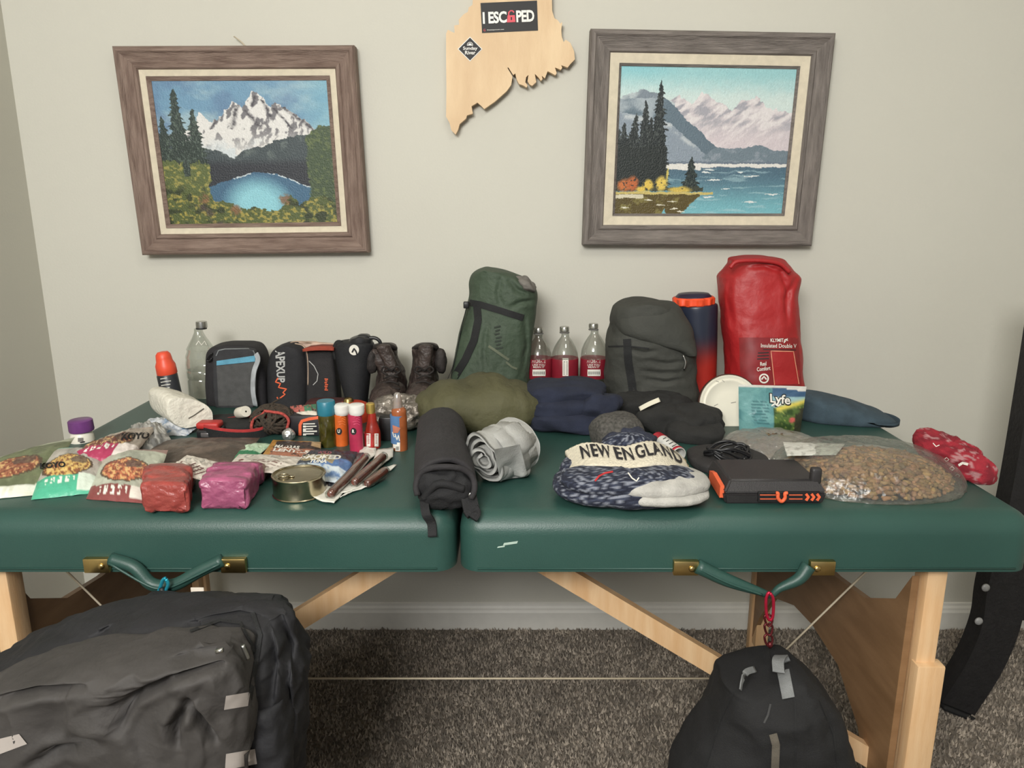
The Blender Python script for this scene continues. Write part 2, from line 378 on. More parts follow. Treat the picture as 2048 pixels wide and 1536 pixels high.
# carpet pile: short twisted tufts
def pile():
    n = 135000; x = RNG.uniform(-1.235, 1.9, n); y = RNG.uniform(.25, WALL_Y-.016, n)
    h = .007+.006*RNG.rand(n); a = RNG.rand(n)*6.283; r = .0026+.0022*RNG.rand(n)
    lx = (RNG.rand(n)-.5)*.010; ly = (RNG.rand(n)-.5)*.010; V = np.zeros((n, 4, 3))
    for k in range(3):
        V[:, k, 0] = x+r*np.cos(a+k*2.094); V[:, k, 1] = y+r*np.sin(a+k*2.094); V[:, k, 2] = .0005
    V[:, 3, 0] = np.clip(x+lx, -1.235, 1.9); V[:, 3, 1] = np.minimum(y+ly, WALL_Y-.016); V[:, 3, 2] = h
    F = (np.arange(n)[:, None, None]*4+np.array([(0, 1, 3), (1, 2, 3), (2, 0, 3)])[None]).reshape(-1, 3)
    k = fbm(x*28, y*28, 3); t = RNG.rand(n); base = np.array([168, 157, 143.])
    c = base[None]*(.62+.38*k+.42*(t-.35))[:, None]
    o = part('carpet_pile', (V.reshape(-1, 3), F.tolist()), mat('carpet_tufts', rough=.98, vc=True, vary=.1), None, smooth=False, cols=np.repeat(c, 4, 0), loc=(0, 0, 0))
    props(o, 'grey brown twisted carpet pile covering the floor under the table', 'carpet', kind='stuff')
pile()
# ============================================================ massage table
vinyl = mat('green_vinyl', (43, 75, 68), .42, vary=.05, vs=6, bump=.12, bs=420, spec=.5)
woodm = mat('light_wood', (212, 170, 124), .5, rgb2=(226, 192, 150), vs=9, stretch=(6, 6, .7), bump=.08, bs=60)
woodb = mat('brown_ply', (130, 98, 66), .45, rgb2=(150, 116, 82), vs=8, stretch=(1, 1, 5), bump=.05, bs=60)
brass = mat('brass', (196, 170, 112), .28, metal=1, vary=.06)
cordm = mat('cable', (196, 184, 160), .6, vary=.06)
T = thing('massage_table', 'green vinyl padded folding massage table with wooden legs carrying all the gear', 'massage table', (0, 1.5, 0))
SEAM = -.0885; YF, YB, ZB = 1.112, 1.885, .642
def cushion(x0, x1):
    bm = bmesh.new(); bmesh.ops.create_cube(bm, size=1)
    for v in bm.verts: v.co = Vector(((x0+x1)/2+v.co.x*(x1-x0), (YF+YB)/2+v.co.y*(YB-YF), (ZB+TZ)/2+v.co.z*(TZ-ZB)))
    top = [e for e in bm.edges if all(v.co.z > TZ-.01 for v in e.verts)]
    ver = [e for e in bm.edges if abs(e.verts[0].co.z-e.verts[1].co.z) > .05]
    bmesh.ops.bevel(bm, geom=top+ver, offset=.036, segments=7, profile=.5, affect='EDGES')
    return bmout(bm)
for a, b in ((-.945, SEAM-.003), (SEAM+.003, .845)):
    c = part('cushion', cushion(a, b), vinyl, T, angle=50)
    part('cushion_seam', merge([tube([(a+.03, YF-.0005, z), (b-.03, YF-.0005, z)], .0016, 6) for z in (ZB+.006,)]), vinyl, c)
    part('underframe', box(a+.04, b-.02, YF+.05, YB-.05, ZB-.014, ZB-.001), woodb, T, smooth=False)
ft = [o for o in T.children if o.name.startswith('cushion')] ; cushR = ft[-1]; cushL = ft[0]
scuff = mat('scuffed_vinyl', (176, 196, 184), .5, vary=.05)
patch('scuff', ((1008, 1086), (1036, 1082), (1034, 1087), (1006, 1091)), scuff, T, cushR, n=(4, 1), off=.0006)
patch('scuff', ((996, 1093), (1010, 1091), (1009, 1094), (994, 1096)), scuff, T, cushR, n=(4, 1), off=.0006)
def leg(x, y, dx, fr):
    a = part('leg', box(x-.017, x+.017, y-.02, y+.02, .05, ZB-.002, .003, 2), woodm, T, angle=40)
    s = -1 if fr else 1
    part('leg_extension', box(x-.024+dx, x+.024+dx, y+s*.021-.013, y+s*.021+.013, .0, .455 if fr else .3, .003, 2), woodm, a, angle=40)
    part('foot_pad', box(x-.022+dx, x+.022+dx, y-.034, y+.034, -.0, .012, .003, 2), black_plastic, a, angle=40)
for x in (-.862, .712):
    leg(x, 1.165, .004, True); leg(x*(.95 if x > 0 else .985), 1.835, 0, False)
out = [(1.16, .61), (1.2, .545), (1.3, .49), (1.42, .472), (1.5, .468), (1.6, .478), (1.7, .505), (1.8, .56), (1.84, .61), (1.84, .07), (1.8, .15), (1.72, .255), (1.6, .302), (1.5, .312), (1.37, .298), (1.27, .23), (1.2, .13), (1.16, .07)]
oy = np.array(out)
for x0, x1 in ((-.862, -.85), (.690, .678)):
    part('end_panel', prism(out, lambda a, b: (x0 if x0 < 0 else x0-.02*(a-1.16)/.68, a, b), lambda a, b: (x1 if x0 < 0 else x1-.02*(a-1.16)/.68, a, b)), woodb, T, smooth=False)
def bar(p, q, w_, h_, m, name):
    p, q = Vector(p), Vector(q); part(name, strap([p, (p+q)/2, q], w_, h_, (0, 1, 0)), m, T, smooth=False)
bar((-.045, 1.30, .632), (.70, 1.23, .185), .020, .038, woodm, 'brace'); bar((-.125, 1.30, .632), (-.85, 1.23, .185), .020, .038, woodm, 'brace')
bar((-.045, 1.72, .632), (.30, 1.74, .43), .02, .03, woodb, 'brace')
cab = [W(1513, 1357, 1.35), W(350, 1357, 1.35)]
for pts in ([cab[1], cab[0]], [cab[0], (.79, 1.35, .632)], [cab[1], (-.965, 1.35, .632)]): part('support_cable', tube(pts, .0022, 6), cordm, T)
# handles
def handle(px0, px1, sag, sagx, flatv):
    h = part('handle', tube([W(px0+24, 1118, YF-.006), W(px0+70, 1134, YF-.010), W(sagx-30, sag-6, YF-.014), W(sagx, sag, YF-.014), W(sagx+28, sag-6, YF-.014), W(px1-70, 1142, YF-.010), W(px1-24, 1120, YF-.006)] if not flatv else
             [W(px0+24, 1132, YF-.006), W((px0+sagx)/2, 1160, YF-.012), W(sagx-18, sag-7, YF-.014), W(sagx+4, sag, YF-.014), W(sagx+22, sag-14, YF-.014), W((px1+sagx)/2+8, 1158, YF-.012), W(px1-24, 1132, YF-.006)],
             .0105 if not flatv else [.012, .011, .0065, .005, .0065, .010, .012], 12, smoothn=40), vinyl, T, label='padded green vinyl carry handle')
    part('handle_piping', tube([Vector(p)+Vector((0, -.0105, 0)) for p in ([W(px0+26, 1120, YF-.006), W(sagx-30, sag-8, YF-.014), W(sagx, sag-2, YF-.014), W(sagx+28, sag-8, YF-.014), W(px1-26, 1122, YF-.006)] if not flatv else
             [W(px0+26, 1132, YF-.006), W((px0+sagx)/2, 1160, YF-.012), W(sagx-18, sag-7, YF-.010)])], .0022, 6, smoothn=24), vinyl, h)
    for px in (px0, px1):
        c = W(px, 1127 if px < 1000 else 1132, YF); 
        k = part('clasp', box(c.x-.0205, c.x+.0205, YF-.010, YF+.001, c.z-.0125, c.z+.0125, .002, 2), brass, T, angle=40, label='brass plated handle clasp')
        sx = c.x+(.009 if px in (px0,) else -.009)
        part('screw', rot(lathe(sx, YF-.010, [(0.0001, c.z), (.0055, c.z), (.0048, c.z+.0022), (.002, c.z+.0032)], 16), 'X', 90, (sx, YF-.010, c.z)), brass, k)
handle(198, 470, 1172, 330, False); handle(1370, 1641, 1190, 1538, True)
# ============================================================ paintings
grain_h = mat('barn_wood_h', (112, 92, 82), .7, rgb2=(146, 126, 114), vs=14, stretch=(1, 8, 9), bump=.5, bs=60)
grain_v = mat('barn_wood_v', (112, 92, 82), .7, rgb2=(146, 126, 114), vs=14, stretch=(9, 8, 1), bump=.5, bs=60)
grain_h2 = mat('grey_wood_h', (104, 97, 92), .7, rgb2=(136, 128, 122), vs=14, stretch=(1, 8, 9), bump=.5, bs=60)
grain_v2 = mat('grey_wood_v', (104, 97, 92), .7, rgb2=(136, 128, 122), vs=14, stretch=(9, 8, 1), bump=.5, bs=60)
linenm = fabric('linen_liner', (214, 204, 182), .9, vary=.04, bump=.3, bs=700)
def framed(label, cor, fw, lw, dw, gh, gv, paint, y0=1.965, n=(330, 275)):
    C = [np.array(W(*c, y0)) for c in cor]        # TL TR BR BL
    ctr = sum(C)/4; t = thing('framed_painting', label, 'painting', (ctr[0], y0, C[3][2]))
    wid = np.linalg.norm(C[1]-C[0]); hei = np.linalg.norm(C[3]-C[0]); ux = (C[1]-C[0])/wid; uz = (C[0]-C[3])/hei
    def pt(k, ins, dy):     # corner k inset by ins metres
        sx = (1, -1, -1, 1)[k]; sz = (-1, -1, 1, 1)[k]; return C[k]+ux*sx*ins+uz*sz*ins+np.array((0, dy, 0))
    prof = [(0, .028), (0, -.004), (.004, -.010), (.012, -.012), (.017, -.007), (.022, -.0045), (fw-.014, .001), (fw-.010, -.003), (fw-.004, -.003), (fw, .004), (fw, .022), (0, .028)]
    for k in range(4):
        a, b = k, (k+1) % 4; V = [pt(a, *p) for p in prof]+[pt(b, *p) for p in prof]; m_ = len(prof)
        part('frame_rail', (V, [(i, i+1, m_+i+1, m_+i) for i in range(m_-1)]), gh if k in (0, 2) else gv, t, smooth=False)
    def ringpart(name, i0, d0, i1, d1, m):
        V = [pt(k, i0, d0) for k in range(4)]+[pt(k, i1, d1) for k in range(4)]+[pt(k, i1, .02) for k in range(4)]
        part(name, (V, [(k, (k+1) % 4, 4+(k+1) % 4, 4+k) for k in range(4)]+[(4+k, 4+(k+1) % 4, 8+(k+1) % 4, 8+k) for k in range(4)]), m, t, smooth=False)
    ringpart('liner', fw-.001, .003, fw+lw, .006, linenm)
    ringpart('inner_lip', fw+lw, .004, fw+lw+dw, .009, gh)
    K = [pt(k, fw+lw+dw-.001, .011) for k in range(4)]
    g = grid(lambda u, v: (K[0]*(1-u[:, None])+K[1]*u[:, None])*(1-v[:, None])+(K[3]*(1-u[:, None])+K[2]*u[:, None])*v[:, None], *n)
    uu, vv = np.meshgrid(np.linspace(0, 1, n[0]), np.linspace(0, 1, n[1])); part('canvas', g, vcp, t, smooth=False, cols=paint(uu.ravel(), vv.ravel()))
    V = [pt(k, .006, .027) for k in range(4)]; part('backing_board', (V, [(0, 1, 2, 3)]), woodb, t, smooth=False)
    return t
WK = 1.0
def pine(c, u, v, x, top, base, wd, col, seed, lit=(150, 160, 130), la=.25):
    t = (v-top)/(base-top); jag = .55+.9*vnoise(u*0+v*90+seed*5.3, np.sign(u-x)*3+seed+u*0, seed)*(.4+.6*((v*38+seed) % 1))
    half = wd*np.clip(t, 0, 1)**.7*jag*WK+.0018; k = ((np.abs(u-x) < half) & (t > 0) & (t < 1)).astype(float)
    c = mix(c, col, k*.96); l = (fbm(u*120+seed, v*60, seed) > .62).astype(float)*k*la; return mix(c, lit, l)
def warp(u, v, s): return u+.012*(fbm(u*30, v*30, s)-.5)+.006*(vnoise(u*110, v*90, s+9)-.5), v+.014*(fbm(u*30+9, v*30, s+3)-.5)+.006*(vnoise(u*110+7, v*90, s+5)-.5)
def soften(c, k): g = c.mean(1, keepdims=True); return c*(1-k)+g*k
def paint_a(u, v):
    u, v = warp(u, v, 71)
    n1 = fbm(u*5, v*5, 1); n2 = fbm(u*22, v*22, 2); n3 = fbm(u*60, v*60, 5)
    c = np.tile(np.array([106, 152, 184.]), (len(u), 1))
    c = mix(c, (150, 182, 196), ss(fbm(u*4+3, v*6, 8), .42, .66)); c = mix(c, (92, 126, 164), ss(fbm(u*5+9, v*5, 14), .52, .72)*.7); c = mix(c, (110, 178, 200), ss(u, .75, 1)*.5)
    ridge = np.interp(u, [0, .2, .25, .30, .32, .38, .45, .50, .545, .565, .59, .63, .65, .69, .74, .82, .9, 1], [.4, .33, .21, .27, .275, .24, .145, .19, .11, .08, .075, .11, .18, .16, .18, .25, .32, .38])+(vnoise(u*60, u*0, 3)-.5)*.022
    k = (v > ridge).astype(float); c = mix(c, (224, 222, 218), k)
    sh = fbm(u*34+v*16, v*12-u*16, 21); c = mix(c, (92, 90, 96), k*ss(sh, .55, .66)*ss(v, .56, .30)*.8)
    rk = lambda x0, y0, x1, y1, w_: np.exp(-(((u-(x0+(x1-x0)*np.clip((v-y0)/(y1-y0), 0, 1)))/w_)**2))*((v > y0) & (v < y1))
    for a in ((.47, .17, .43, .33, .012), (.52, .2, .60, .33, .014), (.58, .1, .56, .18, .010), (.62, .13, .66, .25, .010), (.68, .19, .78, .33, .009), (.735, .18, .90, .34, .016), (.36, .25, .31, .33, .010)): c = mix(c, (70, 68, 74), k*rk(*a)*(.4+.6*ss(n3, .35, .6)))
    c = mix(c, (196, 212, 220), k*ss(v, .36, .5)*ss(n2, .4, .7)*.6)
    hill = np.interp(u, [0, .15, .25, .36, .42, .48, .6, .72, .84, 1], [.36, .42, .46, .49, .535, .48, .45, .40, .375, .36])+(n3-.5)*.03
    k = (v > hill).astype(float); c = mix(c, (64, 76, 80), k); c = mix(c, (98, 110, 108), k*ss(n2, .5, .75)*ss(v, .62, .45)); c = mix(c, (46, 50, 58), k*ss(v, .52, .6))
    lt = np.interp(u, [.15, .21, .42, .53, .66, .85, .95], [.80, .75, .67, .632, .645, .74, .80])+(n3-.5)*.012
    k = ((v > lt) & (u > .15) & (u < .95)).astype(float); c = mix(c, (62, 104, 136), k)
    c = mix(c, (136, 204, 218), k*np.clip(1.25-(((u-.54)/.20)**2+((v-.86)/.19)**2), 0, 1)); c = mix(c, (200, 214, 220), k*(v < lt+.008)*(n2 > .5))
    # right tree bank and left growth
    k = ss(u+.03*(n3-.5)+.02*(n2-.5), .845, .86)*(v > .36-.06*(u-.86)/.14+.06*(n2-.5)).astype(float); c = mix(c, (66, 84, 56), k); c = mix(c, (104, 118, 66), k*ss(n3, .52, .75)*.8)
    for a in ((.115, .055, .66, .085, 1), (.21, .19, .66, .075, 2), (.03, .24, .66, .06, 3), (.165, .38, .66, .05, 4)): c = pine(c, u, v, a[0], a[1], a[2], a[3], (44, 58, 52), a[4], (140, 160, 140), .35)
    k = ((u < .24+.05*n2) & (v > .57+.1*np.abs(u-.08)+.08*(n3-.5)-.03*n2)).astype(float)*(1-((u > .12) & (u < .16) & (v < .66))); c = mix(c, (92, 104, 54), k); c = mix(c, (158, 150, 72), k*ss(n3, .5, .7)); c = mix(c, (56, 66, 40), k*ss(n2, .55, .7)*ss(v, .66, .8))
    ft_ = np.interp(u, [0, .2, .3, .38, .45, .52, .6, .68, .73, .78, .86, .93, 1], [.74, .78, .83, .86, .90, .88, .91, .89, .80, .86, .82, .80, .86])+(n3-.5)*.05
    k = (v > ft_).astype(float); c = mix(c, (84, 96, 48), k); c = mix(c, (166, 152, 66), k*ss(n3, .48, .68)); c = mix(c, (52, 62, 34), k*ss(n2, .56, .7))
    for x, y, r in ((.22, .82, .035), (.40, .90, .035), (.70, .83, .04)): c = mix(c, (134, 92, 62), np.clip(1.3-(((u-x)/r)**2+((v-y)/(r*1.1))**2), 0, 1)*ss(n3, .3, .5)*.85)
    c = mix(c, (74, 62, 58), np.exp(-(((u-.19-(v-.86)*.8)/.03)**2))*(v > .86)*ss(n2, .3, .6))
    return soften(c, .14)
def paint_b(u, v):
    global WK; WK = 1.25; u, v = warp(u, v, 83)
    n2 = fbm(u*22, v*22, 32); n3 = fbm(u*60, v*60, 35)
    c = np.tile(np.array([150, 204, 208.]), (len(u), 1)); c = mix(c, (206, 224, 220), ss(v+.05*(n2-.5), .02, .24)); c = mix(c, (120, 196, 208), ss(v, .1, 0)*ss(u, .4, .1)*.6)
    ridge = np.interp(u, [.2, .30, .345, .4, .42, .47, .50, .55, .6, .65, .70, .74, .785, .82, .86, .92, 1], [.3, .22, .19, .235, .25, .17, .175, .22, .245, .285, .22, .215, .19, .22, .27, .28, .29])+(vnoise(u*70, u*0, 9)-.5)*.016
    k = (v > ridge).astype(float); c = mix(c, (206, 198, 202), k); st = fbm(u*26+v*30, v*10-u*8, 41); c = mix(c, (150, 152, 164), k*ss(st, .48, .7)*.75*ss(v, .52, .3)); c = mix(c, (236, 232, 230), k*ss(st, .5, .32)*.6); c = mix(c, (214, 200, 206), k*ss(v, .36, .5)*.6)
    # clouds and dark slope on the left
    k = ((v > .15+.06*np.abs(u-.14)/.14+.05*(n2-.5)) & (u < .32)).astype(float); c = mix(c, (122, 136, 148), k*(u < .25+v*.3)); c = mix(c, (184, 196, 200), k*ss(fbm(u*7, v*9, 44), .42, .6)*ss(v, .42, .24))
    sl = np.interp(u, [0, .26, .33, .4, .47, .53, .58, .64], [.22, .20, .27, .36, .42, .49, .535, .56]); k = ((v > sl+.012*(n3-.5)) & (u < .62)).astype(float); c = mix(c, (96, 116, 130), k); c = mix(c, (168, 180, 188), k*ss(fbm(u*6+2, v*8, 47), .42, .62)*ss(u, .30, .18)*ss(v, .5, .3)*.9)
    s2 = np.interp(u, [0, .3, .4, .5, .58], [.30, .37, .47, .57, .635]); k = ((v > s2) & (u < .6)).astype(float); c = mix(c, (138, 152, 166), k); c = mix(c, (190, 198, 202), k*np.exp(-((v-s2-.02)/.02)**2)*ss(n2, .3, .6))
    h3 = np.interp(u, [.5, .58, .66, .75, .83, .9, 1], [.60, .53, .545, .535, .515, .55, .555])+.012*(n3-.5); k = ((v > h3) & (u > .5)).astype(float); c = mix(c, (112, 130, 142), k); c = mix(c, (150, 160, 172), k*ss(n2, .5, .7)*.7)
    k = (v > .635).astype(float); c = mix(c, (108, 122, 138), k); k = ((u < .30) & (v < .66)).astype(float); c = mix(c, (120, 134, 146), k*ss(v, .3, .36)*.0)
    k = ((v > .648+.008*(n2-.5)) & (v < .672+.02*(n2-.5)+.02*(u < .5)) & (u > .28)).astype(float); c = mix(c, (226, 224, 218), k)
    k = (v > .675+.02*(n2-.5)+.015*(u < .5)).astype(float); w_ = np.array([78, 110, 130.])[None]*(1-ss(v, .68, 1)[:, None])+np.array([116, 186, 198.])[None]*ss(v, .68, 1)[:, None]; c = c*(1-k[:, None])+w_*k[:, None]
    c = mix(c, (170, 205, 212), k*ss(fbm(u*7, v*60, 51), .60, .7)*.5)
    for x, y, l in ((.55, .69, .04), (.53, .71, .03), (.73, .705, .02), (.80, .735, .05), (.58, .76, .05), (.65, .825, .03), (.93, .86, .05), (.55, .88, .04), (.80, .915, .05)): c = mix(c, (226, 232, 230), (np.abs(v-y) < .006*(1-np.abs(u-x)/l)).astype(float)*(np.abs(u-x) < l))
    for i, a in enumerate(((.235, .09, .80, .055), (.155, .22, .80, .05), (.10, .31, .80, .05), (.035, .37, .80, .05), (.19, .33, .80, .04), (.26, .4, .80, .04), (.07, .45, .8, .06), (.13, .5, .8, .06), (.005, .42, .8, .05))): c = pine(c, u, v, a[0], a[1], a[2], a[3], (30, 38, 38), 11+i, (150, 158, 150), .3)
    k = ((u < .29) & (v > .52+.03*n3) & (v < .84)).astype(float); c = mix(c, (34, 42, 40), k*.85)
    c = pine(c, u, v, .44, .60, .825, .04, (32, 44, 44), 31); k = ((v > .80+.02*n3) & (v < .84) & (u < .52)).astype(float); c = mix(c, (60, 66, 52), k)
    for x, y, rx, ry, col in ((.05, .80, .04, .045, (206, 112, 52)), (.10, .79, .035, .055, (196, 100, 48)), (.19, .80, .035, .045, (228, 194, 76)), (.27, .79, .035, .055, (232, 200, 84)), (.15, .83, .03, .02, (228, 194, 76)), (.38, .83, .07, .022, (216, 186, 78)), (.30, .72, .006, .05, (210, 190, 90))):
        c = mix(c, col, np.clip(1.4-(((u-x)/rx)**2+((v-y)/ry)**2), 0, 1)*ss(n3, .22, .36))
    k = ((v > .845) & (v < .862+.006*n2) & (u < .58)).astype(float); c = mix(c, (206, 186, 104), k)
    rf = np.interp(u, [0, .24, .3, .33, .45, .50, .55], [1.1, 1.1, .96, 1.1, .93, .88, .86]); k = ((v > .862) & (v < rf) & (u < .5)).astype(float); c = mix(c, (92, 78, 34), k); c = mix(c, (128, 118, 60), k*ss(n2, .5, .7))
    c = mix(c, (214, 206, 176), ((v > .865) & (v < .885+.01*n2) & (u < .17)).astype(float))
    for x, y, l in ((.20, .905, .03), (.34, .91, .03), (.28, .935, .04), (.06, .955, .03), (.36, .965, .03), (.40, .985, .03)): c = mix(c, (226, 222, 200), (np.abs(v-y) < .005*(1-np.abs(u-x)/l)).astype(float)*(np.abs(u-x) < l))
    return soften(c, .12)
t1 = framed('painting of snowy mountain over round blue lake, in brown barn wood frame', [(226, 93), (709, 91), (738, 505), (286, 510)], .053, .0145, .010, grain_h, grain_v, paint_a)
tw = tube([W(468, 73, 1.98), W(478, 80, 1.975), W(486, 87, 1.972), (W(492, 95, 1.972))], .0016, 6)
part('hanging_wire', tw, cordm, t1)
framed('painting of dark pines beside pale lake and pink mountains, in grey wood frame', [(1181, 58), (1670, 67), (1622, 492), (1165, 490)], .052, .0225, .006, grain_h2, grain_v2, paint_b)
# ============================================================ wooden state board with stickers
zo = [(470, 0), (465, 55), (425, 80), (415, 130), (370, 155), (315, 215), (318, 270), (265, 280), (270, 360), (240, 350), (195, 325), (176, 370), (177, 700), (180, 1000), (176, 1280), (215, 1350), (235, 1430), (280, 1475), (305, 1430), (325, 1360), (395, 1300), (405, 1265), (470, 1245), (455, 1165), (520, 1125), (560, 1160), (595, 1195), (710, 1115), (840, 1000), (890, 930), (905, 840), (850, 745), (858, 738), (912, 822), (935, 805), (950, 870), (975, 920), (1020, 935), (1060, 960), (1070, 935), (1045, 900), (1055, 845), (1080, 820), (1070, 890), (1090, 925), (1120, 940), (1165, 900), (1150, 810), (1190, 850), (1215, 885), (1235, 870), (1225, 830), (1260, 860), (1290, 780), (1375, 825), (1390, 800), (1370, 740), (1435, 765), (1450, 745), (1440, 715), (1510, 740), (1540, 700), (1590, 650), (1580, 560), (1540, 470), (1490, 435), (1465, 460), (1445, 400), (1440, 320), (1450, 260), (1445, 240), (1430, 260), (1400, 220), (1365, 200), (1340, 120), (1338, 0), (1335, -520), (1180, -760), (960, -700), (820, -900), (640, -480), (500, -150)]
zo = [(860+x/5.484, y/5.484) for x, y in zo][::-1]
boardm = mat('maple_board', (208, 176, 136), .55, rgb2=(224, 196, 156), vs=5, stretch=(3, 1, 1), bump=.1, bs=40)
mb = thing('wall_plaque', 'pale wooden state outline plaque with two black stickers between the paintings', 'plaque', tuple(W(1024, 140, 1.985)))
bd = part('board', prism(zo, lambda a, b: W(a, b, 1.972), lambda a, b: W(a, b, 1.972)+Vector((0, .018, 0))), boardm, mb, smooth=False)
st1 = patch('sticker', [(961, 6), (1074, 1), (1076, 61), (964, 66)], black_print, mb, bd, n=(2, 2)); stw = mat('sticker_white', (232, 230, 224), .5, vary=.02)
st1['label'] = 'black rectangular sticker with white and red lettering'
text('I ESC', [(965, 24), (1013, 22), (1014, 45.5), (966, 48)], stw, st1, bd, .002, .035, .95); text('PED', [(1032, 21), (1068, 19.5), (1069, 43), (1033, 44.5)], stw, st1, bd, .002, .035, .95)
lk = mat('lock_red', (214, 62, 78), .5, vary=.03)
patch('padlock_print', [(1015, 31), (1029.5, 30), (1031, 44), (1014, 45)], lk, st1, bd, .002, (2, 2)); pline('padlock_print', [(1017.5, 32), (1017.5, 25), (1021, 21.5), (1025, 21.5), (1028, 25)], 2.6, lk, st1, bd, .002); patch('keyhole_print', [(1021.5, 34), (1024, 34), (1024, 40), (1021.5, 40)], black_print, st1, bd, .0025, (1, 1))
text('theescaperoom.com', [(974, 58.8), (1008, 57.6), (1008, 60.4), (974, 61.6)], stw, st1, bd, .002, .01); text('G', [(967, 58), (971, 58), (971, 62.5), (967, 62.5)], lk, st1, bd, .002)
dm = lambda r: [(940, 98-r), (940+r, 98), (940, 98+r), (940-r, 98)]
st2 = patch('sticker', dm(24.8), stw, mb, bd, n=(2, 2)); st2['label'] = 'black diamond sticker with white border and sun'
patch('sticker_field', dm(22.8), black_print, st2, bd, .0015, (2, 2)); text('Sunday', [(926, 93), (955, 93), (955, 101.5), (926, 101.5)], stw, st2, bd, .002, .02); text('River', [(930, 101.5), (951, 101.5), (951, 109), (930, 109)], stw, st2, bd, .002, .02)
arc = lambda cx, cy, r: [(cx+r*math.cos(a), cy-r*math.sin(a)) for a in np.linspace(0, math.pi, 9)]
pline('sun_print', arc(940, 90, 5.6), 1, stw, st2, bd, .002, 2); pline('sun_print', arc(940, 90, 1.8), 3.4, stw, st2, bd, .002, 2); pline('sun_print', [(934, 90.5), (946, 90.5)], 1.2, stw, st2, bd, .002)
# ============================================================ back row on the table
def shade(c, k): return tuple(min(255, x*k) for x in c)
# --- purple-capped pill bottle
scuff_grey = mat('label_grey', (110, 106, 100), .6)
YP = 1.50
t = thing('supplement_bottle', 'small white supplement bottle with purple screw cap at table left end', 'bottle', tuple(W(164, 900, YP).xy)+(TZ,))
pb = turned('bottle_body', mat('bottle_white', (226, 222, 208), .35, vary=.03), t, 164, YP, [(861, 16), (864, 19), (872, 21.5), (880, 22), (930, 22)])
turned('label', mat('label_white', (214, 210, 198), .5, vary=.04), t, 164, YP, [(876, 22.4), (925, 22.4)], caps=None) if False else None
patch('label_print', Q(156, 876, 167, 884), scuff_grey, t, pb); pline('label_print', [(158, 892), (160, 886), (170, 884)], 2.5, black_print, t, pb, step=3)
turned('cap', mat('purple_cap', (112, 62, 122), .35, vary=.08), t, 164, YP, [(839, 20), (841, 22.5), (859, 23), (862, 22)], n=36)
t.rotation_euler = (0, math.radians(-2), 0)
# --- orange capped spray
YS = 1.80
t = thing('spray_can', 'slim black printed spray can with domed orange cap leaning by the wall', 'spray can', tuple(W(343, 830, YS).xy)+(TZ,))
cb = turned('can_body', mat('can_dark', (44, 46, 50), .4, vary=.12, vs=80), t, 341, YS, [(746, 17), (750, 19.5), (850, 19.5)])
turned('cap', mat('orange_cap', (232, 84, 56), .4, vary=.05), t, 339, YS, [(703, 4), (704, 10), (709, 14), (716, 15), (722, 15.5), (730, 19), (747, 19.5), (749, 18)])
for i in range(7): pline('fine_print', [(327, 758+i*6.5), (327+14+(i*7) % 9, 757+i*6.5)], 1.5, white_print, cb, cb, step=3)
t.rotation_euler = (0, math.radians(-6.5), 0)
# --- clear bottles
def clear_bottle(name, label, cx, y, top, pts, lab=None, cap=True, group=None):
    t = thing(name, label, 'bottle', tuple(W(cx, 850, y).xy)+(TZ,), group)
    b = turned('bottle_body', clear, t, cx, y, pts, n=40)
    return t, b
YB1 = 1.83
t, b = clear_bottle('water_bottle', 'large clear ribbed plastic bottle left of the grey zip case', 403, YB1, 643,
    [(657, 8), (664, 8.5), (674, 13), (686, 20), (697, 26), (701, 25), (712, 29.5), (716, 28.5), (724, 30), (735, 30), (738, 28.8), (741, 30), (752, 30), (755, 28.8), (758, 30), (790, 30), (830, 28)])
turned('cap', film('grey_cap_film', (150, 150, 146), .35, .8, .3), t, 403, YB1, [(643, 10.5), (648, 11), (655, 11)]); turned('neck_ring', black_plastic, t, 403, YB1, [(655, 10.5), (658, 10.5)])
pline('embossing', [(392, 690), (397, 682), (403, 690), (409, 682), (413, 690)], 1.5, white_print, b, b)
red_lab = mat('red_label', (128, 30, 44), .4, vary=.08)
for k, (cx, top, lt) in enumerate(((1077, 655, 'leftmost, half behind the green stuff sack'), (1129, 653, 'in the middle of its row of three'), (1187, 647, 'rightmost, beside the black stuff sack'))):
    y = 1.845; tb = TZ
    t, b = clear_bottle('water_bottle', 'clear plastic bottle with red label, '+lt, cx, y, top, [(top+14, 7.5), (top+20, 8), (top+28, 14), (top+40, 21), (top+52, 25.5), (top+62, 26.5), (top+66, 26.5), (top+108, 26.5), (top+112, 26.5), (top+122, 25.2), (top+128, 26.5), (top+134, 25.2), (top+140, 26.5), (820, 25)], group='clear bottles with red labels')
    turned('cap', film('cap_film', (205, 205, 200), .35, .7, .2), t, cx, y, [(top, 8.5), (top+2, 9.5), (top+9, 9.5)]); turned('neck_ring', mat('ring_grey', (110, 108, 104), .4), t, cx, y, [(top+11, 10), (top+13, 10)])
    q = [(top+61), (top+100)]; lb = turned('label', red_lab, t, cx, y, [(715, 27), (716, 27.3), (752, 27.3), (753, 27)], n=40)
    x0 = cx-14 if k != 1 else cx-4
    if k == 1:
        patch('barcode_panel', Q(cx-4, 716, cx+8, 752), white_print, lb, lb); [pline('barcode', [(cx-2, 720+i*4), (cx+6, 720+i*4)], 1.6, black_print, lb, lb) for i in range(8)]
    else:
        text('HYDRATE', Q(cx-13, 718, cx+14, 726), white_print, lb, lb, bold=.005); text('LIKE YOU\nMEAN IT', Q(cx-12, 728, cx+13, 736), white_print, lb, lb, bold=.01)
        patch('barcode_panel', Q(cx-12, 739, cx+14, 752), white_print, lb, lb); [pline('barcode', [(cx-9+i*4, 743), (cx-9+i*4, 749)], 1.5, black_print, lb, lb, .002) for i in range(6)]
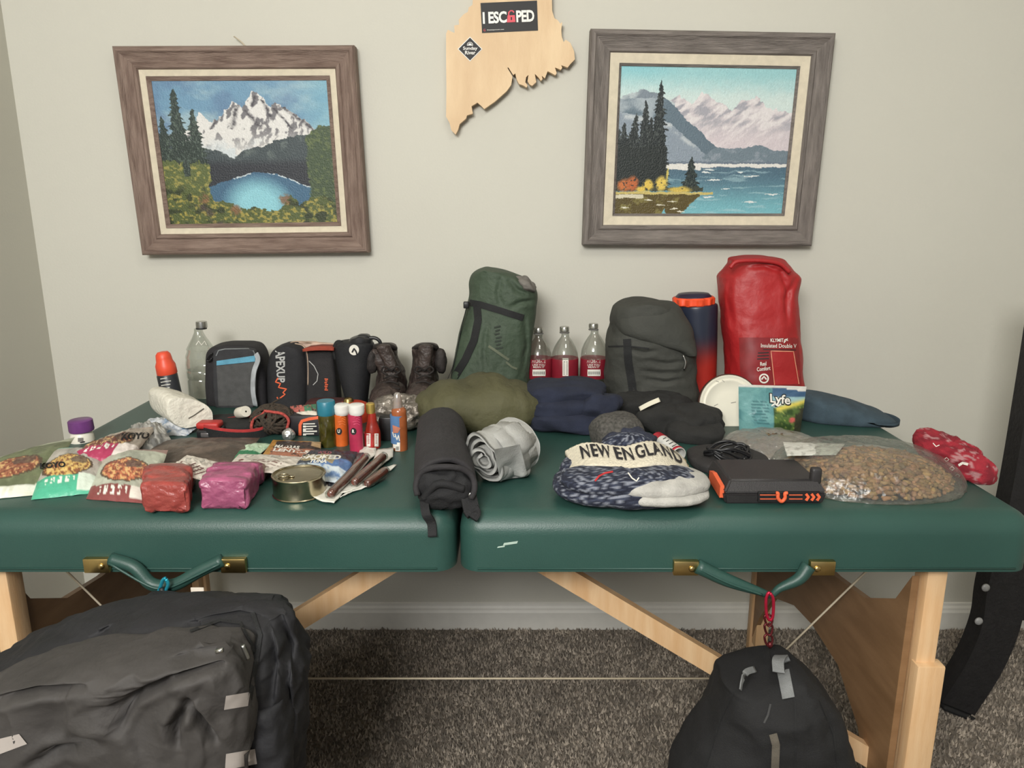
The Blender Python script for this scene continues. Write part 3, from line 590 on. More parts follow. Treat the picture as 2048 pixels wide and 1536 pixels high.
# --- zip case
YC = 1.80; casem = fabric('case_black', (38, 36, 39), .8); greyp = fabric('case_grey', (82, 82, 82), .85, bump=.5, bs=900)
t = thing('zip_case', 'upright black zip case with grey front panel and light blue stripe', 'case', tuple(W(478, 815, YC).xy)+(TZ,))
c1 = part('case_body', loft([(687, 448, 505), (690, 432, 518, 1), (700, 422, 527), (715, 419, 532), (760, 418, 538), (800, 420, 541), (818, 424, 540), (835, 426, 540)], YC+.02, .085, e=5, amp=.001), casem, t)
fp = part('front_panel', loft([(697, 440, 502), (701, 431, 511), (715, 428, 514), (760, 428, 514), (805, 431, 511), (815, 434, 509), (830, 436, 509)], YC-.024, .022, e=7, amp=.0006), fabric('case_panel', (50, 50, 53), .8), t)
patch('grey_pocket', [(433, 732), (509, 724), (507, 811), (437, 812)], greyp, t, fp, .0012, (10, 8)); patch('blue_stripe', [(433, 722), (510, 711), (510, 723), (433, 731)], fabric('case_blue', (96, 158, 184), .8), t, fp, .002, (10, 2))
pline('zipper', [(432, 712), (437, 701), (450, 698), (497, 697), (507, 702), (511, 712), (511, 800)], 2, mat('zip_grey', (120, 124, 126), .5), t, fp, .002)
gus = part('mesh_gusset', strap([W(512, 707, YC-.035), W(516, 720, YC-.04), W(508, 745, YC-.042), W(506, 780, YC-.042), W(511, 812, YC-.038)], .014, .003, (1, -.6, 0), 24), fabric('mesh_white', (176, 180, 184), .7), t)
part('buckle', merge([tube([W(x, y, YC-.03) for x, y in ((424, 706), (417, 712), (413, 720), (418, 722), (424, 716))], .0022, 6, smoothn=16)]), black_plastic, t)
# --- domed black case with lettering
YD = 1.80; t = thing('gear_pouch', 'domed black pouch with grey APEXUP lettering running down it', 'pouch', tuple(W(577, 815, YD).xy)+(TZ,))
db = part('pouch_body', loft([(688, 568, 590), (692, 557, 602), (702, 547, 612), (716, 541, 617), (740, 538, 619), (790, 538, 618), (812, 541, 616), (835, 545, 612)], YD, .075, e=3, amp=.0012), fabric('apex_black', (33, 33, 36), .75), t)
gl = mat('grey_lettering', (178, 178, 176), .6, vary=.03)
bv_q = ((570, 699), (570, 765), (554, 765), (550, 701))     # rotated text: reads downwards
text('APEXUP', bv_q, gl, t, db, .0018, .03)
pline('zigzag_logo', [(556, 756), (551, 764), (561, 767), (557, 775), (573, 778), (566, 785), (570, 789), (556, 799), (554, 794)], 2.6, orange_print, t, db, .002, 3)
part('drawcord', merge([tube([W(575, 690, YD+.01), W(585, 684, YD), W(604, 683, YD), W(625, 686, YD+.02), W(665, 690, YD+.03)], .0016, 6, smoothn=30), tube([W(590, 687, YD-.01), W(605, 691, YD-.015), W(613, 703, YD-.02), W(616, 730, YD-.02), W(616, 770, YD-.02)], .0016, 6, smoothn=30)]), mat('beige_cord', (178, 156, 136), .7), t)
part('inner_lining', loft([(685, 596, 640), (688, 588, 668), (700, 592, 672), (712, 600, 674)], YD+.028, .02, e=3, amp=.001, zmin=1.0 if False else W(600, 714, YD+.028).z), fabric('peach_lining', (206, 178, 160), .8), t)
# --- soft box pouch with orange top edge
t = thing('binding_pouch', 'squarish black pouch with rust top binding and orange vertical lettering', 'pouch', tuple(W(645, 815, 1.81).xy)+(TZ,))
sb = part('pouch_body', loft([(697, 617, 668), (700, 614, 672), (720, 613, 674), (770, 615, 678), (812, 618, 680), (832, 622, 680)], 1.815, .07, e=6, amp=.0015), fabric('pouch_dark', (40, 38, 39), .8), t)
part('binding', strap([W(614, 697, 1.785), W(640, 694.5, 1.78), W(669, 695, 1.785)], .006, .05, (0, 0, 1), 12), fabric('rust_binding', (150, 62, 44), .8), t)
[pline('orange_print', [(649+(i % 2), 758+i*3.6), (656-(i % 3), 758.5+i*3.6)], 2.2, orange_print, t, sb, .002, 3) for i in range(7)]
pline('curved_seam', [(618, 722), (628, 732), (636, 748), (634, 762), (626, 770)], 1.6, gl, t, sb, .002, 3)
part('dark_red_base', loft([(800, 618, 700), (806, 612, 704), (830, 612, 706)], 1.735, .05, e=4, amp=.002, seed=3), fabric('maroon_cloth', (72, 34, 32), .85), t)
# --- black bottle in sleeve
YN = 1.79; t = thing('insulated_bottle', 'black insulated bottle with carry loop lid and round white sticker', 'bottle', tuple(W(715, 815, YN).xy)+(TZ,))
nb = part('sleeve', loft([(683, 678, 742), (688, 673, 748), (700, 670, 748), (735, 676, 742), (790, 690, 736), (812, 694, 734), (835, 698, 730)], YN, .08, e=2.3, amp=.0012), fabric('sleeve_black', (27, 28, 31), .7), t)
part('neck', loft([(672, 712, 735), (677, 700, 744), (690, 696, 746), (696, 694, 748)], YN, .06, e=2.2, amp=.0005, zmin=W(700, 697, YN).z), mat('lid_black', (34, 34, 36), .35), t)
part('lid_cap', loft([(670, 716, 738), (673, 715, 740), (678, 715, 740)], YN, .03, e=4, amp=0, zmin=W(700, 679, YN).z), MATS['lid_black'], t)
part('carry_loop', tube([W(x, y, YN-.005) for x, y in ((735, 676), (750, 676), (759, 682), (760, 690), (752, 694), (744, 690))], .0045, 8, smoothn=30), MATS['lid_black'], t)
part('side_loop', tube([W(x, y, YN-.01) for x, y in ((684, 686), (676, 685), (671, 692), (669, 706), (672, 718))], .006, 8, smoothn=24), black_web, t)
stk = patch('round_sticker', [(698, 690), (718, 690), (718, 711), (698, 711)], white_print, t, nb, .001, (1, 1)) if False else None
circ = [(708+10*math.cos(a), 700+10.5*math.sin(a)) for a in np.linspace(0, 2*math.pi, 25)]
bvn = bvh(nb); cpts = [drop(bvn, x, y, .0018) for x, y in circ[:-1]]
if all(cpts): stk = part('round_sticker', ([tuple(p) for p in cpts], [tuple(range(24))]), white_print, t, smooth=False)
pline('sticker_print', [(704, 705), (708, 697), (712, 703), (714, 709)], 3, black_print, t, nb, .0028, 2)
# --- boots
bootm = mat('boot_leather', (62, 52, 48), .5, vary=.25, vs=60, bump=.5, bs=90); bootd = fabric('boot_dark', (42, 37, 35), .7); lacem = fabric('boot_lace', (38, 33, 31), .8)
def boot(label, cx, lean_px, y, seed):
    t = thing('hiking_boot', label, 'boot', tuple(W(cx, 815, y).xy)+(TZ,), 'pair of brown hiking boots'); L = lean_px
    sh = part('shaft', loft([(692, cx-24+L, cx+22+L), (697, cx-27+L, cx+25+L), (715, cx-26+L, cx+26+L), (740, cx-25, cx+25), (765, cx-30, cx+30), (800, cx-34, cx+34), (830, cx-34, cx+34)], y+.055, .10, e=2.4, amp=.0035, s=40, seed=seed), bootm, t)
    part('collar', tube([W(cx+L+a, b, y+c) for a, b, c in ((-24, 697, .04), (-12, 693, .005), (8, 691, .005), (22, 697, .04), (8, 694, .09), (-12, 694, .09), (-24, 697, .04))], .006, 8, smoothn=36), bootd, t)
    part('tongue', loft([(690, cx-11+L, cx+12+L), (697, cx-15+L, cx+15+L), (730, cx-13, cx+14), (752, cx-16, cx+16), (765, cx-14, cx+14)], y-.002, .03, e=2.5, amp=.0015, seed=seed+4, zmin=W(cx, 770, y).z), bootm, t)
    part('toe', blob((W(cx, 800, y).x, y-.03, TZ+.012), (.043, .095, .062), .8, .85, amp=.004, s=45, seed=seed+2, fn=lambda p: p*np.stack([np.ones(len(p)), np.ones(len(p)), 1+.0*p[:, 0]], 1)), bootm, t)
    part('sole', blob((W(cx, 800, y).x, y-.01, TZ+.010), (.047, .125, .011), .25, .8, nu=40, nv=10), bootd, t)
    part('ankle_strap_fold', blob(tuple(W(cx+L*.7+(31 if L >= 0 else -29), 722, y+.02)), (.014, .018, .03), .8, .8, amp=.003, s=60, seed=seed, zmin=None), bootd, t)
    for i in range(6):
        py = 742+i*12; yy = y-.022-.012*i; w_ = 13+1.5*i
        a, b = W(cx-w_, py+(i % 2)*3, yy), W(cx+w_, py+3-(i % 2)*3, yy); c = W(cx, py-3, yy-.006)
        part('lace', tube([a, c, b], .0024, 6, smoothn=12), lacem, t)
    for s in (-1, 1): part('lace_loop', tube([W(cx, 742, y-.03), W(cx+s*12, 733, y-.038), W(cx+s*19, 741, y-.034), W(cx+s*8, 750, y-.034)], .0022, 6, smoothn=16), lacem, t)
boot('left brown hiking boot with loosened laces, behind the hot sauce bottles', 782, -14, 1.76, 1); boot('right brown hiking boot with open collar, beside the green stuff sack', 848, 4, 1.76, 5)
# --- green stuff sack
YG = 1.82; grn = fabric('sack_green', (62, 76, 60), .7, vary=.1, vs=12, bump=.4, bs=60, folds=.5, fs=8)
t = thing('stuff_sack', 'tall faded green compression sack with black straps leaning to the right', 'stuff sack', tuple(W(985, 795, YG).xy)+(TZ,))
gs = part('sack_body', crease(loft([(538, 962, 985), (541, 952, 1012), (550, 943, 1040), (565, 938, 1064), (590, 936, 1076), (625, 929, 1073), (680, 916, 1066), (740, 903, 1060), (790, 896, 1058), (815, 894, 1052)], YG, .14, e=2.4, lean=.12, amp=.006, s=14, st=(1, 1, .5), seed=2, n=150, m=130), [[(1000, 560), (996, 590), (1004, 612)], [(1072, 600), (1040, 606), (1020, 616)], [(1050, 640), (1054, 690), (1046, 740)], [(975, 650), (968, 700), (972, 750)], [(1020, 562), (1034, 580), (1060, 590)]], .007, 5), grn, t)
part('grey_patch', blob(tuple(W(1052, 568, YG-.01)), (.028, .03, .014), 1, 1, amp=.006, s=60, zmin=None, fn=lambda p: rot((p, []), 'Y', 32, (0, 0, 0))[0]), fabric('gather_grey', (112, 108, 102), .9), t)
pline('cross_strap', [(931, 604), (960, 609), (1000, 621), (1047, 636)], 13, black_web, t, gs, .003); pline('down_strap', [(953, 606), (956, 640), (948, 680), (930, 720), (905, 760), (893, 782)], 15, black_web, t, gs, .003)
part('side_strap', strap([W(934, 612, YG-.02), W(922, 660, YG-.015), W(911, 715, YG-.01), W(901, 745, YG-.015), W(888, 774, YG-.03)], .010, .0015, (0, 1, 0), 24), black_web, t)
part('buckle', box(*sorted((W(927, 600, YG-.02).x, W(938, 600, YG-.02).x)), YG-.03, YG-.014, W(930, 616, YG-.02).z, W(930, 603, YG-.02).z, .002, 2), black_plastic, t)
pm = mat('faded_print', (96, 102, 84), .8, vary=.1); dk = mat('faded_black', (44, 52, 44), .8)
[pline('faded_print', [(988+i*.5+(i % 2)*2, 655+i*7), (1001+i*.8-(i % 3)*2, 652+i*7.2)], 3.2, dk, t, gs, .003, 4) for i in range(7)]; pline('faded_mark', [(977, 692), (992, 702), (1006, 712), (1018, 720)], 5, pm, t, gs, .003); pline('faded_mark', [(1012, 724), (1024, 734), (1034, 738)], 4, pm, t, gs, .003)
# --- dark stuff sack
YK = 1.775; t = thing('stuff_sack', 'wide charcoal sleeping bag sack with wrinkles, left of the tall bottle', 'stuff sack', tuple(W(1300, 805, YK).xy)+(TZ,))
dks = fabric('sack_charcoal', (60, 61, 56), .8, vary=.08, vs=10, bump=.3, bs=50, folds=.35, fs=6, fst=(.7, 1, 1.8))
ks = part('sack_body', crease(loft([(601, 1262, 1308), (604, 1245, 1328), (612, 1232, 1344), (630, 1223, 1362), (660, 1218, 1378), (700, 1213, 1389), (750, 1211, 1393), (790, 1212, 1393), (812, 1216, 1388), (835, 1222, 1380)], YK, .17, e=2.6, amp=.006, s=12, st=(.7, 1, 1.6), seed=8, n=150, m=120), [[(1300, 722), (1335, 728), (1368, 724)], [(1285, 743), (1320, 747), (1360, 746)], [(1298, 758), (1330, 765), (1364, 759)], [(1262, 700), (1290, 706), (1310, 702)], [(1276, 770), (1274, 795), (1280, 812)]], .008, 4), dks, t)
part('lid_flap', loft([(604, 1240, 1348, .5), (618, 1228, 1362, .9), (650, 1222, 1380), (672, 1250, 1384), (690, 1330, 1386, .95), (700, 1352, 1386, .9)], YK-.004, .178, e=2.6, amp=.005, s=12, seed=9, zmin=W(1300, 702, YK).z), dks, t)
pline('side_strap', [(1254, 678), (1256, 720), (1264, 770), (1268, 810)], 16, black_web, t, ks, .003); pline('hem_seam', [(1216, 693), (1250, 692), (1298, 697)], 3, black_web, t, ks, .003)
part('zip_pull', tube([W(1366, 710, YK-.085), W(1371, 725, YK-.088), W(1368, 740, YK-.088)], .0025, 6, smoothn=10), mat('zip_metal', (150, 150, 146), .35, metal=1), t)
# --- tall bottle with orange collar
YT = 1.855; t = thing('tall_bottle', 'tall navy to red bottle with ribbed bright orange collar', 'bottle', tuple(W(1400, 805, YT).xy)+(TZ,))
def tallb():
    q = [(607, 38), (612, 41), (640, 41), (700, 41), (760, 40), (800, 39), (830, 38)]; pr = []
    for py, hw in q[::-1]: p = W(1402, py, YT); pr.append((hw/scale_at(Vector((p.x, YT, p.z))), max(p.z, TZ)))
    pr = cat_rom(pr, 60); g = lathe(p.x, YT, [tuple(a) for a in pr], 40); z = g[0][:, 2]; k = ss(z, W(1402, 730, YT).z, W(1402, 660, YT).z)
    c = np.array([176, 48, 40.])[None]*(1-k[:, None])+np.array([40, 46, 62.])[None]*k[:, None]; part('bottle_body', g, mat('gradient_bottle', rough=.35, vc=True, vary=.05), t, cols=c)
tallb()
turned('lid', mat('navy_lid', (44, 36, 58), .4), t, 1396, YT, [(584, 12), (586, 30), (592, 36), (596, 37)])
col = lathe(W(1396, 600, YT).x, YT, [(38/800, W(1396, 608, YT).z), (40/800, W(1396, 606, YT).z), (40.5/800, W(1396, 595, YT).z), (37/800, W(1396, 592, YT).z)], 72)
v = np.array(col[0]); a_ = np.arctan2(v[:, 1]-YT, v[:, 0]-W(1396, 600, YT).x); kk = 1+.035*np.sign(np.sin(a_*12)); v[:, 0] = W(1396, 600, YT).x+(v[:, 0]-W(1396, 600, YT).x)*kk; v[:, 1] = YT+(v[:, 1]-YT)*kk
part('orange_collar', (v, col[1]), mat('orange_collar', (240, 84, 46), .4), t, angle=30)
t.rotation_euler = (0, math.radians(-2.5), 0)
# --- red dry bag
YR = 1.80; redm = fabric('dry_bag_red', (164, 32, 35), .5, vary=.06, vs=8, bump=.25, bs=40, folds=.3, fs=7)
t = thing('dry_bag', 'tall red stuff bag with white printed sleeping pad label by the wall', 'dry bag', tuple(W(1530, 820, YR).xy)+(TZ,))
rb = part('bag_body', crease(loft([(513, 1480, 1540, .7), (517, 1462, 1562, .85), (528, 1458, 1572), (540, 1447, 1582), (551, 1437, 1594), (565, 1437, 1596), (620, 1443, 1592), (690, 1448, 1598), (760, 1455, 1604), (800, 1462, 1610), (822, 1470, 1612), (840, 1475, 1608)], YR, .15, e=2.5, lean=.15, amp=.004, s=16, seed=12, n=150, m=140), [[(1562, 545), (1574, 575), (1580, 610)], [(1590, 560), (1572, 600), (1576, 640)], [(1460, 560), (1456, 600), (1464, 650)], [(1500, 535), (1530, 533), (1560, 542)]], .006, 5), redm, t)
part('top_gather', tube([W(x, y, YR-.03) for x, y in ((1460, 536), (1472, 524), (1500, 521), (1530, 522), (1560, 528), (1580, 545))], .005, 8, smoothn=30), redm, t)
part('lower_corner', blob(tuple(W(1606, 805, YR-.02)), (.018, .02, .03), .8, .8, amp=.002, s=40), redm, t)
lbp = patch('clear_print_panel', [(1478, 675), (1597, 675), (1604, 790), (1482, 792)], mat('panel_red', (134, 30, 34), .35, vary=.1, vs=30), t, rb, .0015, (12, 12))
pinkw = mat('pad_edge', (222, 150, 120), .5)
text('KLYMIT', [(1541, 677), (1567, 677), (1567, 684), (1541, 684)], white_print, t, rb, .003, .02); pline('logo_mark', arc(1572, 682, 3.4)+[(1568, 686), (1575, 677)], 1.6, white_print, t, rb, .003, 2)
text('Insulated Double V', [(1522, 687), (1593, 688), (1593, 696), (1522, 695)], white_print, t, rb, .003, .008)
pline('print_rule', [(1526, 699), (1592, 700)], 1.5, black_print, t, rb, .003)
pd = patch('pad_picture', [(1542, 703), (1587, 704), (1597, 768), (1549, 770)], redm, t, rb, .003, (6, 8)); pline('pad_outline', [(1549, 770), (1542, 702), (1587, 703), (1598, 768)], 1.6, pinkw, t, rb, .0042)
text('Real\nComfort', [(1513, 725), (1540, 722), (1541, 740), (1514, 743)], white_print, t, rb, .003, .02)
pline('badge', [(1528+8.5*math.cos(a), 757+8.5*math.sin(a)) for a in np.linspace(0, 6.283, 18)], 3, white_print, t, rb, .003, 3); pline('badge', [(1523, 759), (1528, 753), (1533, 759)], 3, white_print, t, rb, .003, 3)
for i in range(3): pline('small_print', [(1516-i, 706+i*6), (1538, 705+i*6)], 2, black_print, t, rb, .003)
# --- white dish
lidm = mat('dish_enamel', (226, 222, 206), .3, vary=.03, vs=12); rimm = mat('dish_rim', (70, 44, 38), .4)
YL = 1.62; c0 = W(1460, 810, YL); t = thing('pot_lid', 'round chipped white metal lid with brown rim leaning behind the teal pouch', 'lid', (c0.x, YL, TZ))
r_ = 60/scale_at(c0)
def disc(pr, cp=True): g = lathe(0, 0, pr, 56, cp); return rot((g[0]+np.array([c0.x, YL, c0.z]), g[1]), 'X', 72, (c0.x, YL, c0.z))
part('dish', disc([(r_, -.010), (r_+.001, -.002), (r_, .001), (r_-.003, .001), (r_-.005, -.001), (r_-.008, -.0015), (r_-.010, .0005), (r_-.013, .0005), (r_-.016, -.003), (.03, -.003), (.001, -.003)]), lidm, t, angle=50)
part('rim', disc([(r_-.004, -.014), (r_+.003, -.012), (r_+.0035, -.004), (r_+.001, -.002)], False), rimm, t)
dsh = [o for o in t.children if o.name.startswith('dish')][0]
for a, b in (((1432, 762), (1438, 764)), ((1444, 760), (1449, 764)), ((1428, 812), (1436, 808)), ((1462, 806), (1472, 804)), ((1430, 818), (1434, 820))): pline('scratch', [a, b], 1.5, mat('scratch_grey', (150, 146, 136), .5), dsh, dsh, .0008, 3)
# --- teal pouch
def lyfecol(u, v):
    n = fbm(u*8, v*8, 3); n2 = fbm(u*30, v*30, 4); c = np.tile(np.array([110, 160, 160.]), (len(u), 1)); c = mix(c, (84, 136, 140), ss(n, .45, .65)*.8)
    st = (((v*17) % 1) < .35) & (v > .2) & (v < .72) & (u > .18) & (u < .44) & (vnoise(u*60, np.floor(v*17), 5) > .3); c = mix(c, (58, 104, 110), st.astype(float)*.9)
    r = (u > .50).astype(float); c = mix(c, (86, 112, 58), r); c = mix(c, (52, 76, 40), r*ss(n, .5, .6)); c = mix(c, (176, 180, 96), r*ss(n2, .6, .75)*.7)
    k = r*(v < .42-.25*(u-.5)).astype(float); c = mix(c, (150, 186, 192), k); c = mix(c, (66, 96, 128), k*(v < .22)); c = mix(c, (226, 208, 96), r*np.exp(-((v-.46+.3*(u-.5))/.05)**2)*(u > .55))
    for x, y, q in ((.80, .66, .055), (.5, .88, .07), (.64, .94, .06)): c = mix(c, (216, 106, 100), np.clip(1.5-((u-x)**2+(v-y)**2)/q**2, 0, 1)*ss(n2, .2, .4))
    c = mix(c, (62, 62, 46), r*(u > .86)*(v > .45)*ss(n, .3, .5)); c = mix(c, (222, 220, 212), ((v < .035+.06*ss(u, .5, 1))).astype(float)); return c
K4 = [W(1477, 769, 1.53), W(1613, 773, 1.53), W(1600, 868, 1.545), W(1478, 870, 1.535)]
def upright(K, bulge, nu=44, nv=36, amp=.003, seed=0):
    K = [np.array(k) for k in K]
    def sf(sg, b):
        def F(u, v):
            p = (K[0]*(1-u[:, None])+K[1]*u[:, None])*(1-v[:, None])+(K[3]*(1-u[:, None])+K[2]*u[:, None])*v[:, None]
            h = b*(np.sin(np.pi*u)**.6)*(ss(v, 0, .75))+amp*(fbm(u*6+seed, v*6, seed)-.5)*(sg < 0); p[:, 1] += sg*h; return p
        return grid(F, nu, nv)
    a = sf(-1, bulge); b = sf(1, bulge*.8); v, f = merge([(a[0], a[1]), (b[0], [q[::-1] for q in b[1]])]); v[:, 2] = np.maximum(v[:, 2], TZ)
    uu, vv = np.meshgrid(np.linspace(0, 1, nu), np.linspace(0, 1, nv)); return (v, f), np.tile(uu.ravel(), 2), np.tile(vv.ravel(), 2)
g, u, v = upright(K4, .022, seed=5); t = thing('snack_pouch', 'standing teal and green pouch with white Lyfe lettering', 'pouch', tuple(W(1540, 870, 1.48).xy)+(TZ,))
lp = part('pouch_film', g, vcm, t, cols=lyfecol(u, v)); text('Lyfe', [(1538, 785), (1583, 789), (1582, 818), (1539, 812)], black_print, t, lp, .002, .075, 1.0); text('Lyfe', [(1540, 787), (1581, 791), (1580, 815), (1541, 810)], white_print, t, lp, .0032, .02, 1.0)
pline('swash', [(1543, 812), (1550, 807), (1556, 812), (1562, 808)], 3, white_print, t, lp, .003, 2)
# --- folded dark teal cloth and bandana
solo('folded_shirt', blob((W(1690, 850, 1.66).x, 1.66, TZ+.016), (.112, .06, .03), .7, .8, -14, amp=.004, s=18, fn=lambda p: np.stack([p[:, 0], p[:, 1], p[:, 2]+.028*(-p[:, 0]/.11)*(p[:, 2] > 0)], 1)), fabric('teal_cloth', (58, 74, 84), .9, folds=.6, fs=12), 'dark teal folded shirt sloping down behind the kibble bag', 'shirt')
def bandcol(n, V):
    x, z, y = V[:, 0], V[:, 2], V[:, 1]; c = np.tile(np.array([152, 34, 48.]), (len(V), 1)); k = ss(fbm(x*60, z*60+y*40, 9), .45, .62); c = mix(c, (126, 26, 40), k)
    q = fbm(x*130+40, z*130+y*90+40, 19); c = mix(c, (170, 120, 122), ((q > .63)*(fbm(x*18+9, y*18+9, 3) > .52)).astype(float)); return c
g = blob((.808, 1.305, TZ+.034), (.076, .036, .030), .75, .9, -62, fn=lambda p: p+np.stack([p[:, 0]*0, p[:, 0]*0, -p[:, 0]*.22], 1), nu=80, nv=50, amp=.006, s=30, seed=4, ridge=True, zmin=TZ+.001)
bn = solo('bandana', g, vcf, 'crumpled red patterned bandana at the right end of the table', 'bandana', cols=bandcol(0, g[0]))
for cx, cy in ((1893, 919), (1904, 937), (1915, 952), (1924, 962)): pline('bandana_print', [(cx-5, cy), (cx, cy-4), (cx+5, cy), (cx, cy+4), (cx-5, cy)], 1.3, white_print, bn, bn, .001, 2)
pline('bandana_print', [(1917, 931), (1925, 926), (1936, 929)], 5, white_print, bn, bn, .001, 3); pline('bandana_print', [(1866, 886), (1872, 893), (1879, 890)], 1.6, white_print, bn, bn, .001, 2)
# --- kibble bag
kibm = mat('kibble', rough=.7, vc=True, vary=.15, vs=300, bump=.3, bs=300)
def kibble_geo(n, inside):
    bm = bmesh.new(); bmesh.ops.create_icosphere(bm, subdivisions=1, radius=1); bv_, bf = bmout(bm); Vs = []; Fs = []; C = []; k = 0
    while k < n:
        p = inside()
        if p is None: continue
        r = RNG.uniform(.0045, .0072); s = np.array([1.5, .8, .7])*r; M = np.array(Matrix.Rotation(RNG.rand()*6.28, 3, 'Z') @ Matrix.Rotation(RNG.rand()*6.28, 3, 'X')); w_ = (bv_*s)
        w_[:, 2] += .5*r*(bv_[:, 0]**2); w_ = w_@M.T+p; w_[:, 2] = np.maximum(w_[:, 2], TZ+.0015); Vs.append(w_); Fs += [tuple(i+k*len(bv_) for i in q) for q in bf]
        col = np.array([166, 127, 86.])*RNG.uniform(.72, 1.15)+np.array([0, RNG.uniform(-8, 6), RNG.uniform(-10, 8)]); C.append(np.tile(col, (len(bv_), 1))); k += 1
    return (np.vstack(Vs), Fs), np.vstack(C)
kc = ((P(1620, 1000).x+P(1965, 1005).x)/2-.0, 1.29); KR = (.155, .125, .052)
def inside():
    a = RNG.rand()*6.283; q = RNG.rand()**.5; x, y = math.cos(a)*q, math.sin(a)*q; top = (1-q**2.6)**.55*KR[2]*(.9 if y < .4 else .7); z = top*(1-RNG.rand()**2*.35)
    return np.array([kc[0]+x*KR[0]*.95, kc[1]+y*KR[1]*.95, TZ+.004+max(z-.008, 0)])
t = thing('kibble_bag', 'large clear bag full of brown kibble at front right of table', 'food bag', (kc[0], kc[1], TZ))
g, c = kibble_geo(2300, inside); props(part('kibble', g, kibm, t, cols=c), kind='stuff')
part('bag_film', blob((kc[0], kc[1], TZ+.0), (KR[0]+.008, KR[1]+.01, KR[2]+.010), .9, .85, nu=80, nv=60, amp=.004, s=26, ridge=True, zmin=TZ+.0006, oct=4), bag_film, t)
part('zip_seal', strap([P(1570, 925, TZ+.035), W(1640, 908, 1.42), W(1730, 895, 1.43), W(1790, 902, 1.42)], .012, .0008, (0, .6, 1), 20), film('seal_film', (230, 230, 226), .3, .6, .3, milky=.35), t)
def lab2(u, v): n = fbm(u*20, v*8, 6); c = np.tile(np.array([206, 206, 198.]), (len(u), 1)); c = mix(c, (168, 168, 160), ss(n, .5, .7)); return c
g, u, v = pouch([(1566, 884, TZ+.052), (1690, 888, TZ+.05), (1672, 910, TZ+.05), (1574, 912, TZ+.048)], .004, seed=2, amp=.002); part('paper_label', g, vcm, t, cols=lab2(u, v))
# second bag, greyish brown mix, behind left
c2 = (P(1548, 910).x+.010, 1.44)
def ins2():
    a = RNG.rand()*6.283; q = RNG.rand()**.5; x, y = math.cos(a)*q, math.sin(a)*q
    return np.array([c2[0]+x*.085, c2[1]+y*.085, TZ+.004+(1-q**2.4)**.6*.026*(1-RNG.rand()**2*.3)])
t = thing('trail_mix_bag', 'smaller clear bag of grey brown mix beneath the teal pouch', 'food bag', (c2[0], c2[1], TZ))
g, c = kibble_geo(700, ins2); props(part('trail_mix', (g[0], g[1]), kibm, t, cols=c*np.array([.68, .74, .82])), kind='stuff')
part('bag_film', blob((c2[0], c2[1], TZ), (.100, .095, .036), .9, .85, nu=70, nv=44, amp=.006, s=24, ridge=True, zmin=TZ+.0006), film('hazy_film', base=.12, edge=.5, rough=.3, bump=.7, bs=50, milky=.22), t)
# --- orange/black tool case
t = thing('tool_case', 'flat black hard case with orange latch and arrow markings', 'case', tuple(P(1540, 1000).xy)+(TZ,))
fl, fr = P(1447, 1010), P(1652, 1010); cm = mat('case_plastic', (44, 42, 43), .55, vary=.06, bump=.2, bs=500)
zt = TZ+.040; xa, xb, ya, yb = fl.x, fr.x, fl.y, fl.y+.115
def case_half(z0, z1, ins0, ins1):
    V = [(xa+ins0, ya+ins0, z0), (xb-ins0, ya+ins0, z0), (xb-ins0, yb, z0), (xa+ins0, yb, z0), (xa+ins1, ya+ins1, z1), (xb-ins1, ya+ins1, z1), (xb-ins1, yb, z1), (xa+ins1, yb, z1)]
    bm = bmesh.new(); vs = [bm.verts.new(p) for p in V]
    for q in ((3, 2, 1, 0), (4, 5, 6, 7), (0, 1, 5, 4), (1, 2, 6, 5), (2, 3, 7, 6), (3, 0, 4, 7)): bm.faces.new([vs[i] for i in q])
    bmesh.ops.bevel(bm, geom=bm.edges[:], offset=.003, segments=2, affect='EDGES'); return bmout(bm)
part('case_base', case_half(TZ, TZ+.019, .004, .0), cm, t, angle=40); lidc = part('case_lid', case_half(TZ+.020, zt, 0, .012), cm, t, angle=40)
fc = [o for o in t.children if o.name.startswith('case_base')][0]; fx = lambda px: W(px, 990, ya).x
def ftile(name, px0, py0, px1, py1, m, d=.0022, bev=.0005):
    a, b = W(px0, py1, ya), W(px1, py0, ya); part(name, box(a.x, b.x, ya-d, ya+.006, a.z, b.z, bev, 1), m, t, angle=40)
ftile('front_strip', 1515, 983, 1640, 1003, black_plastic)
for y0 in (988, 996): ftile('orange_line', 1519, y0, 1552, y0+1.6, orange_print, .003, .0001); ftile('orange_line', 1577, y0, 1604, y0+1.6, orange_print, .003, .0001)
part('latch', tube([W(x, y, ya-.005) for x, y in ((1552, 986), (1556, 987), (1556, 996), (1563, 1003), (1570, 996), (1570, 987), (1575, 986))], .0030, 8, smoothn=26), orange_print, t)
for i in range(3):
    x = 1612+i*11; part('arrow_mark', strap([W(x, 988, ya-.004), W(x+5, 994, ya-.004), W(x, 1001, ya-.004)], .0045, .0012, (1, 0, 0)), orange_print, t, smooth=False)
sd = W(1430, 965, ya); s0, s1 = P(1430, 962, zt-.004), P(1452, 998, TZ+.012)
part('side_emblem', prism([(0, 0), (1, .15), (1, .85), (.7, 1), (0, .8)], lambda a, b: (xa-.004, ya+.012+.07*a, TZ+.008+.026*b), lambda a, b: (xa+.003, ya+.012+.07*a, TZ+.008+.026*b)), orange_print, t, smooth=False)
part('antenna_stub', box(W(1628, 960, ya).x, W(1650, 960, ya).x, ya+.01, ya+.024, TZ+.03, W(1640, 933, ya+.02).z, .005, 3), cm, t, angle=40)
